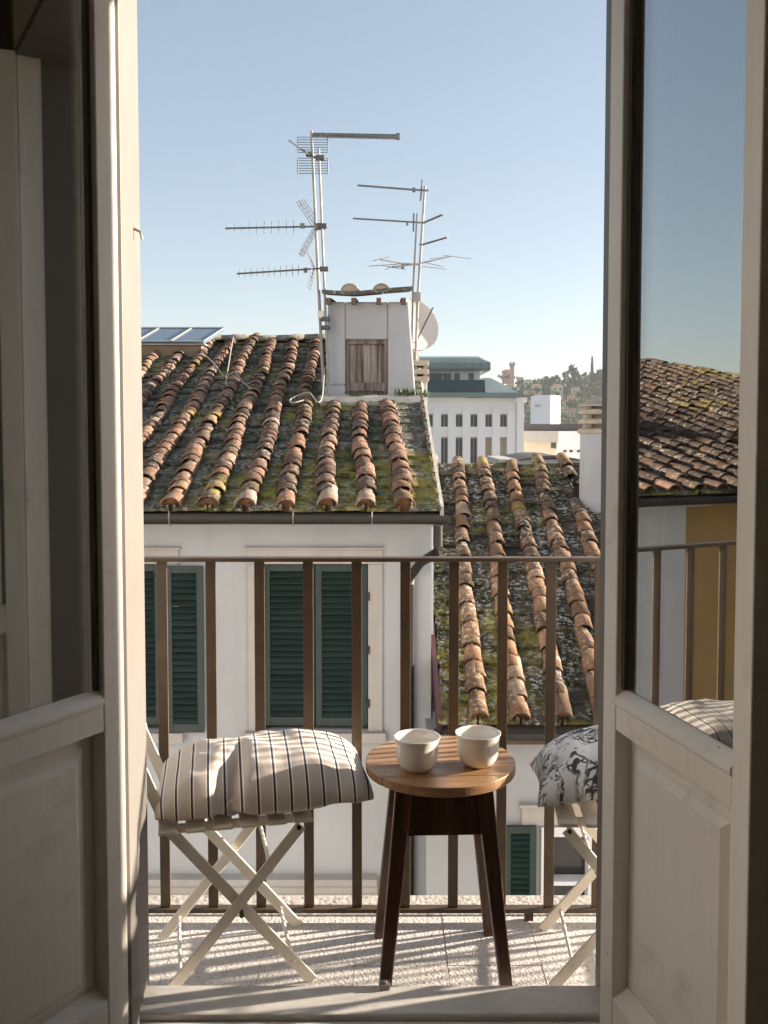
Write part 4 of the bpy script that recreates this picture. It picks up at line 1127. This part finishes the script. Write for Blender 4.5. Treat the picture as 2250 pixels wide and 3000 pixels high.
m.box((xs,YB,-9.2),(bx(u1),YB+.8,z_top)); m.box((bx(u0),YB+.801,-9.2),(bx(u1),YB+30,z_top)); m.build('wall', M['office'], off)
for i, u in enumerate(colsu):
    for j, (lo, hi) in enumerate(rows):
        m = MB(); m.box((bx(u-10),YB+.45,lo),(bx(u+10),YB+.55,hi))
        o = m.build('window', M['blind'] if (j == 1 and u in (1431,1475)) else M['winglass'], off)
        m = MB(); m.box((bx(u-10),YB+.38,hi-.12),(bx(u+10),YB+.449,hi)); m.box((bx(u)-.03,YB+.40,lo),(bx(u)+.03,YB+.448,hi-.121)); m.build('window_frame', M['grey'], o)
# flat pilasters between the window columns
for u in [1236,1280,1323,1366,1410,1453,1497]:
    m = MB(); m.box((bx(u-11),YB-.18,-9.2),(bx(u+11),YB-.001,bz(1200))); m.build('pilaster', M['office'], off)
# projecting right corner bay
m = MB(); m.box((bx(1512)+.01,YB-.3,-9.2),(bx(1533),YB+25,bz(1178))); m.box((bx(1508),YB-.6,bz(1177.5)),(bx(1541),YB+25,bz(1165))); m.box((bx(1510),YB-.45,bz(1222)),(bx(1535),YB-.31,bz(1214))); m.build('corner_bay', M['office'], off)
m = MB(); m.box((bx(u0)-.3,YB-.9,bz(1164.5)),(bx(1524),YB+1,bz(1151))); m.build('copper_eave', M['copper'], off)
ys = YB+4
m = MB(); m.hexa([(bx(u0),YB-.2,bz(1150.5)),(bx(1420),YB-.2,bz(1150.5)),(bx(1420),YB+1.5,bz(1150.5)),(bx(u0),YB+1.5,bz(1150.5))],[(bx(u0),YB+.6,bz(1112)),(bx(1421),YB+.6,bz(1112)),(bx(1421),YB+1.5,bz(1112)),(bx(u0),YB+1.5,bz(1112))]); m.build('mansard_roof', M['copper_dark'], off)
m = MB(); m.add([(bx(1421)+.02,YB-.4,bz(1150.5)),(bx(1518),YB-.4,bz(1150.5)),(bx(1453),YB+5,bz(1107,YB+5)),(bx(1421)+.02,YB+5,bz(1107,YB+5)),(bx(1421)+.02,YB+25,bz(1150)),(bx(1518),YB+25,bz(1150))],[(0,1,2,3),(1,5,2),(2,5,4,3),(0,3,4),(0,4,5,1)]); m.build('hip_roof', M['copper'], off)
m = MB(); m.box((bx(u0),ys+.4,bz(1112)),(bx(1418),ys+12,bz(1079))); pent = m.build('penthouse_wall', M['blue_white'], off)
for a, b in ((1210,1262),(1266,1302),(1306,1330),(1340,1356),(1384,1399)):
    m = MB(); m.box((bx(a),ys+.3,bz(1109)),(bx(b),ys+.398,bz(1086))); m.build('window', M['winglass'], off)
m = MB(); pr = []
za, zt3 = bz(1080), bz(1034)
prof = [(ys-1.2,za),(ys-1.4,za+.25),(ys-1.25,za+.8),(ys-.6,zt3-.25),(ys+.4,zt3),(ys+9,zt3),(ys+10,za)]
n = len(prof); xa, xb = bx(1180), bx(1445)
vs = [(xa,y,z) for y,z in prof] + [(xb if (z < zt3-.3) else xb-1.0,y,z) for y,z in prof]
m.add(vs, [tuple(range(n))[::-1], tuple(range(n,2*n))] + [(k,(k+1)%n,n+(k+1)%n,n+k) for k in range(n)]); m.build('copper_cap', M['copper'], off)
for u in range(1225, 1445, 24):
    m = MB(); m.box((bx(u)-.03,ys-1.46,za+.1),(bx(u)+.03,ys-1.30,za+.75)); m.build('roof_seam', M['copper'], off)

# ---------------- low buildings to its right
YW = 120.0
lw = lambda u, v, y=YW: P(u, v, y)
t = thing('low_building', 'flat roofed pale building with dark roof edge right of the office block', 'building', (0,0,0))
a, b = lw(1537,1262), lw(1725,1392)
m = MB(); m.box((a.x-3,YW,-9.2),(b.x+6,YW+18,a.z)); m.build('wall', M['farhouse'], t)
m = MB(); m.box((a.x-3.3,YW-.6,a.z+.01),(b.x+6.3,YW+18.3,lw(1537,1242).z)); m.build('roof_edge', M['darkroof'], t)
c = lw(1630,1292); m = MB(); m.box((a.x,YW-1.2,c.z),(c.x,YW-.01,a.z-.02)); m.build('canopy', M['grey'], t)
m = MB(); m.box((c.x+.02,YW-1.6,-9.2),(lw(1716,1300).x,YW-.02,a.z-.05)); m.build('white_bay', M['blue_white'], t)
c1, c2 = lw(1614,1297), lw(1628,1313); m = MB(); m.box((c1.x,YW-.12,c2.z),(c2.x,YW-.005,c1.z)); m.build('window', M['winglass'], t)
for u in (1650,1668,1690):
    c1, c2 = lw(u,1318,YW-1.6), lw(u+9,1325,YW-1.6); m = MB(); m.box((c1.x,YW-1.7,c2.z),(c2.x,YW-1.601,c1.z)); m.build('window', M['winglass'], t)
Y3 = 75.0
t = thing('shed', 'grey shed with dark curved roof below the flat roofed building', 'building', (0,0,0))
a, b = P(1537,1346,Y3), P(1705,1400,Y3)
m = MB(); m.box((a.x-2,Y3,-9.2),(b.x,Y3+10,a.z)); m.build('wall', M['grey'], t)
m = MB(); pts = []
for k in range(9):
    u = 1530+ (1710-1530)*k/8; pts.append((P(u,0,Y3).x, a.z + .02 + .30*sin(pi*k/8)))
poly = pts + [(x, z-.12-.10*sin(pi*i/8)) for i, (x, z) in reversed(list(enumerate(pts)))]
n = len(poly); vs = [(x,Y3-.5,z) for x,z in poly]+[(x,Y3+10.5,z) for x,z in poly]
m.add(vs, [tuple(range(n))[::-1], tuple(range(n,2*n))]+[(k,(k+1)%n,n+(k+1)%n,n+k) for k in range(n)]); m.build('roof', M['darkroof'], t)
YT = 190.0
t = thing('white_tower_block', 'small white tower block standing against the wooded hill', 'building', (0,0,0))
a, b, c = P(1573,1157,YT), P(1612,1260,YT), P(1648,1260,YT)
m = MB(); m.hexa([(a.x,YT+2.0,-9.2),(b.x,YT,-9.2),(b.x+.8,YT+8,-9.2),(a.x,YT+8,-9.2)],[(a.x,YT+2.0,a.z),(b.x,YT,a.z),(b.x+.8,YT+8,a.z),(a.x,YT+8,a.z)]); m.build('wall', M['blue_white'], t)
m = MB(); m.hexa([(b.x+.02,YT+.2,-9.2),(c.x,YT+2.6,-9.2),(c.x,YT+8,-9.2),(b.x+.9,YT+8,-9.2)],[(b.x+.02,YT+.2,a.z-.1),(c.x,YT+2.6,a.z-.1),(c.x,YT+8,a.z-.1),(b.x+.9,YT+8,a.z-.1)]); m.build('side_wall', M['blue_white'], t)
m = MB(); m.box((a.x-.1,YT+1.2,P(1573,1190,YT).z),(b.x-.1,YT+2.2,P(1573,1186,YT).z)); m.build('band', M['grey'], t)

# ================================================================== HILL, wood, houses
def hill_z(x, y):
    """low Tuscan hill rising behind the roofs on the right"""
    f = max(0, min(1, (y-380)/420)); f = f*f*(3-2*f)
    u = 1125 + F*x/y
    top = 20 + 17*max(0, min(1, (u-1400)/250)) + 6*mnoise.noise(Vector((x*.006, y*.004, 1.3)))
    left = max(0, min(1, (u-1000)/420))
    return -9.2 + (top+9.2)*f*(.15+.85*left) - .5
m = MB(); nx, ny = 60, 40; vs = []; fs = []
for j in range(ny+1):
    for i in range(nx+1):
        y = 360 + 700*j/ny; x = -180 + 700*i/nx*y/800
        vs.append((x, y, hill_z(x, y)))
for j in range(ny):
    for i in range(nx): k = j*(nx+1)+i; fs.append((k,k+1,k+nx+2,k+nx+1))
m.add(vs, fs); M['hill'] = simple('hill_grass', (.09,.12,.05), (.15,.16,.08), .03, 1.0)
struct(m.build('hill', M['hill'], smooth=True))

M['leaf'] = simple('broadleaf', (.06,.09,.038), (.10,.125,.052), .25, .9)
M['leaf_dark'] = simple('cypress_leaf', (.040,.062,.034), (.060,.085,.045), .4, .95)
M['leaf_olive'] = simple('olive_leaf', (.12,.14,.085), (.17,.18,.11), .3, .95)
M['bark'] = simple('bark', (.10,.075,.05), None, 2, .95)
def leaf_cloud(m, c, rx, rz, n, size, rnd):
    for k in range(n):
        while True:
            p = Vector((rnd.uniform(-1,1), rnd.uniform(-1,1), rnd.uniform(-1,1)))
            if .25 < p.length < 1: break
        p *= rnd.uniform(.8,1.05)
        q = Vector((c[0]+p.x*rx, c[1]+p.y*rx, c[2]+p.z*rz)); s = size*rnd.uniform(.6,1.4)
        a = Vector((rnd.gauss(0,1),rnd.gauss(0,1),rnd.gauss(0,1))).normalized(); b = a.orthogonal().normalized(); d = a.cross(b)
        m.add([q+b*s, q+d*s*.8, q-b*s, q-d*s*.8], [(0,1,2,3)])
def tree(name, label, x, y, h, rx, mm, seed, kind='round', group='trees on the hill'):
    r = random.Random(seed); z = hill_z(x, y)
    t = thing(name, label, 'tree', (x,y,z), 0, group)
    m = MB(); m.tube([(0,0,-.5),(r.uniform(-.2,.2),0,h*.45),(0,0,h*.8)], h*.03, 6, r2=h*.008)
    for k in range(4):
        a = r.uniform(0,2*pi); m.tube([(0,0,h*.35+k*h*.08),(cos(a)*rx*.6,sin(a)*rx*.6,h*.6+k*h*.06)], h*.012, 5, r2=h*.004)
    m.build('trunk', M['bark'], t)
    m = MB()
    if kind == 'cypress':
        for k in range(9): f = k/8; leaf_cloud(m, (0,0,h*(.1+.86*f)), rx*max(.18, sin(pi*min(1,.18+.82*(1-f)))**.6*(1-f*.75)), h*.09, 60, h*.03, r)
    else:
        for k in range(9):
            a = r.uniform(0,2*pi); d = r.uniform(.1,.65)*rx; leaf_cloud(m, (cos(a)*d,sin(a)*d,h*r.uniform(.48,.85)), rx*r.uniform(.35,.55), h*r.uniform(.12,.2), 60, h*.04, r)
    m.build('crown', M[mm], t)
    return t
rt = random.Random(77)
# wood along the skyline: one mass
m = MB(); m2 = MB()
for k in range(760):
    y = rt.uniform(640, 830); u = rt.uniform(1380, 1900) if k < 330 else rt.uniform(1900, 2800); x = (u-1125)/F*y
    h = rt.uniform(6, 12); z = hill_z(x, y)
    tgt = m if rt.random() < .55 else m2
    for q in range(3): leaf_cloud(tgt, (x+rt.uniform(-2,2),y+rt.uniform(-2,2),z+h*(.3+.25*q)), rt.uniform(2.0,3.6)*(1-.2*q), h*.22, 26, .95, rt)
m.build('hilltop_wood', M['leaf'], kind='stuff', label='green hillside wood of mixed trees on the skyline', category='wood')
m2.build('hilltop_wood', M['leaf_dark'], kind='stuff', label='dark conifers among the skyline wood', category='wood')
m = MB()
for k in range(900):
    y = rt.uniform(390, 640); u = rt.uniform(1380, 1900) if k < 420 else rt.uniform(1900, 2800); x = (u-1125)/F*y
    z = hill_z(x, y); h = rt.uniform(3, 7); leaf_cloud(m, (x,y,z+h*.5), rt.uniform(1.6,3.4), h*.45, 34, .62, rt)
m.build('hillside_shrubs', M['leaf'], kind='stuff', label='green shrubs and gardens covering the hillside below the wood', category='shrubs')
m = MB()
for k in range(360):
    y = rt.uniform(420, 660); u = rt.uniform(1420, 1900) if k < 160 else rt.uniform(1900, 2800); x = (u-1125)/F*y
    z = hill_z(x, y); h = rt.uniform(3, 5); leaf_cloud(m, (x,y,z+h*.5), rt.uniform(1.6,3.0), h*.45, 30, .6, rt)
m.build('olive_grove', M['leaf_olive'], kind='stuff', label='grey green olive trees scattered over the hillside', category='grove')
for k, (u, y, h, rx, kd, lab) in enumerate([(1732,700,24,2.0,'cypress','tallest dark cypress rising above the skyline wood near the door edge'),
        (1680,720,19,5.2,'round','large rounded dark tree on the skyline left of the tall cypress'),
        (1760,705,17,5.0,'round','broad dark tree on the skyline right of the tall cypress'),
        (1618,715,13,4.0,'round','rounded tree at the left start of the skyline wood'),
        (1512,640,9,3.5,'round','small dark tree beside the far tower house'),
        (1556,660,9,3.6,'round','dark tree between the far tower house and the skyline wood')]):
    tree('cypress_tree' if kd == 'cypress' else 'hill_tree', lab, (u-1125)/F*y, y, h, rx, 'leaf_dark', 100+k, kd)
def hill_house(label, u, v, y, w_, h_, wm, seed, rooft='termac'):
    p = P(u, v, y); r = random.Random(seed)
    t = thing('hill_house', label, 'house', (p.x, y, p.z), 0, 'houses on the hillside')
    d = w_*.8
    m = MB(); m.box((-w_/2,0,-6),(w_/2,d,h_)); m.build('wall', M[wm], t)
    m = MB(); e = .5; hh = w_*.16
    m.add([(-w_/2-e,-e,h_+.02),(w_/2+e,-e,h_+.02),(w_/2+e,d+e,h_+.02),(-w_/2-e,d+e,h_+.02),(-w_*.2,d/2,h_+hh),(w_*.2,d/2,h_+hh)], [(0,1,5,4),(1,2,5),(2,3,4,5),(3,0,4),(3,2,1,0)])
    m.build('roof', M[rooft], t)
    nwin = max(2, int(w_/3))
    for k in range(nwin):
        for q in range(2 if h_ > 4.5 else 1):
            x = -w_/2+w_*(k+.5)/nwin; z = h_-2.2-q*2.9
            m = MB(); m.box((x-.5,-.08,z-.7),(x+.5,-.002,z+.7)); m.build('window', M['winglass'], t)
    HH.append((p, w_))
    return t
HH = []
for a in [('pink farmhouse below the far tower on the hill', 1487,1100,700,7,3.5,'pinkhouse'),
          ('pale villa among trees, highest of the houses left on the slope', 1548,1128,600,5,3,'farhouse'),
          ('cream house low on the slope left of the white tower block', 1496,1140,560,4.5,2.6,'farhouse'),
          ('cream house above the white tower block', 1574,1142,560,5,2.8,'farhouse'),
          ('wide pale house above and right of the white tower block', 1634,1144,580,6.5,3,'farhouse'),
          ('pale house furthest right on the slope', 1688,1150,560,4.5,2.6,'farhouse'),
          ('small pink house right beside the white tower block', 1676,1176,480,4,2.6,'pinkhouse')]:
    hill_house(*a, seed=len(a[0]))
p = P(1500,1098,690)
t = thing('stone_tower', 'slim brick tower rising over the pink farmhouse on the hill', 'tower', (p.x,690,p.z))
m = MB(); m.box((-1.4,-1.4,-8),(1.4,1.4,6.6)); m.build('shaft', M['pinkhouse'], t)
m = MB(); m.box((-2.0,-2.0,6.61),(2.0,2.0,8.2)); 
for q in (-1.7,-.55,.6,1.6): m.box((q-.3,-2.05,8.21),(q+.3,-1.5,9.3))
m.build('battlement', M['grey'], t)

# more small houses scattered over the slope
for k, (u, v, y, w_, h_, wm, lab) in enumerate([(1525,1118,640,4.2,2.6,'farhouse','tiny cream house high on the slope under the skyline trees'),
        (1560,1160,520,3.6,2.4,'pinkhouse','tiny pink house low on the slope just left of the white tower block')]):
    hill_house(lab, u, v, y, w_, h_, wm, 50+k)

m = MB()
for p, w_ in HH:
    for k in range(9):
        leaf_cloud(m, (p.x+rt.uniform(-1.1,1.1)*w_, p.y-rt.uniform(1.5,5), p.z+rt.uniform(-3.0,.3)), rt.uniform(.9,1.8), rt.uniform(.8,1.7), 40, .42, rt)
m.build('garden_shrubs', M['leaf'], kind='stuff', label='garden bushes growing up in front of the hill houses', category='shrubs')
# ================================================================== HAZE
m = MB(); m.box((-4200,-4200,-10.4),(4200,6200,66))
hz = m.build('haze', None, kind='stuff', label='thin pale haze over the town and the far hill', category='haze')
hm = bpy.data.materials.new('haze_air'); hm.use_nodes = True
hn = hm.node_tree.nodes; hn.remove(hn['Principled BSDF'])
pv = hn.new('ShaderNodeVolumePrincipled'); pv.inputs['Color'].default_value = (.88,.94,1,1); pv.inputs['Density'].default_value = 0.00014; pv.inputs['Anisotropy'].default_value = .2
hm.node_tree.links.new(pv.outputs['Volume'], hn['Material Output'].inputs['Volume'])
hz.data.materials.append(hm)
SC.cycles.volume_bounces = 1
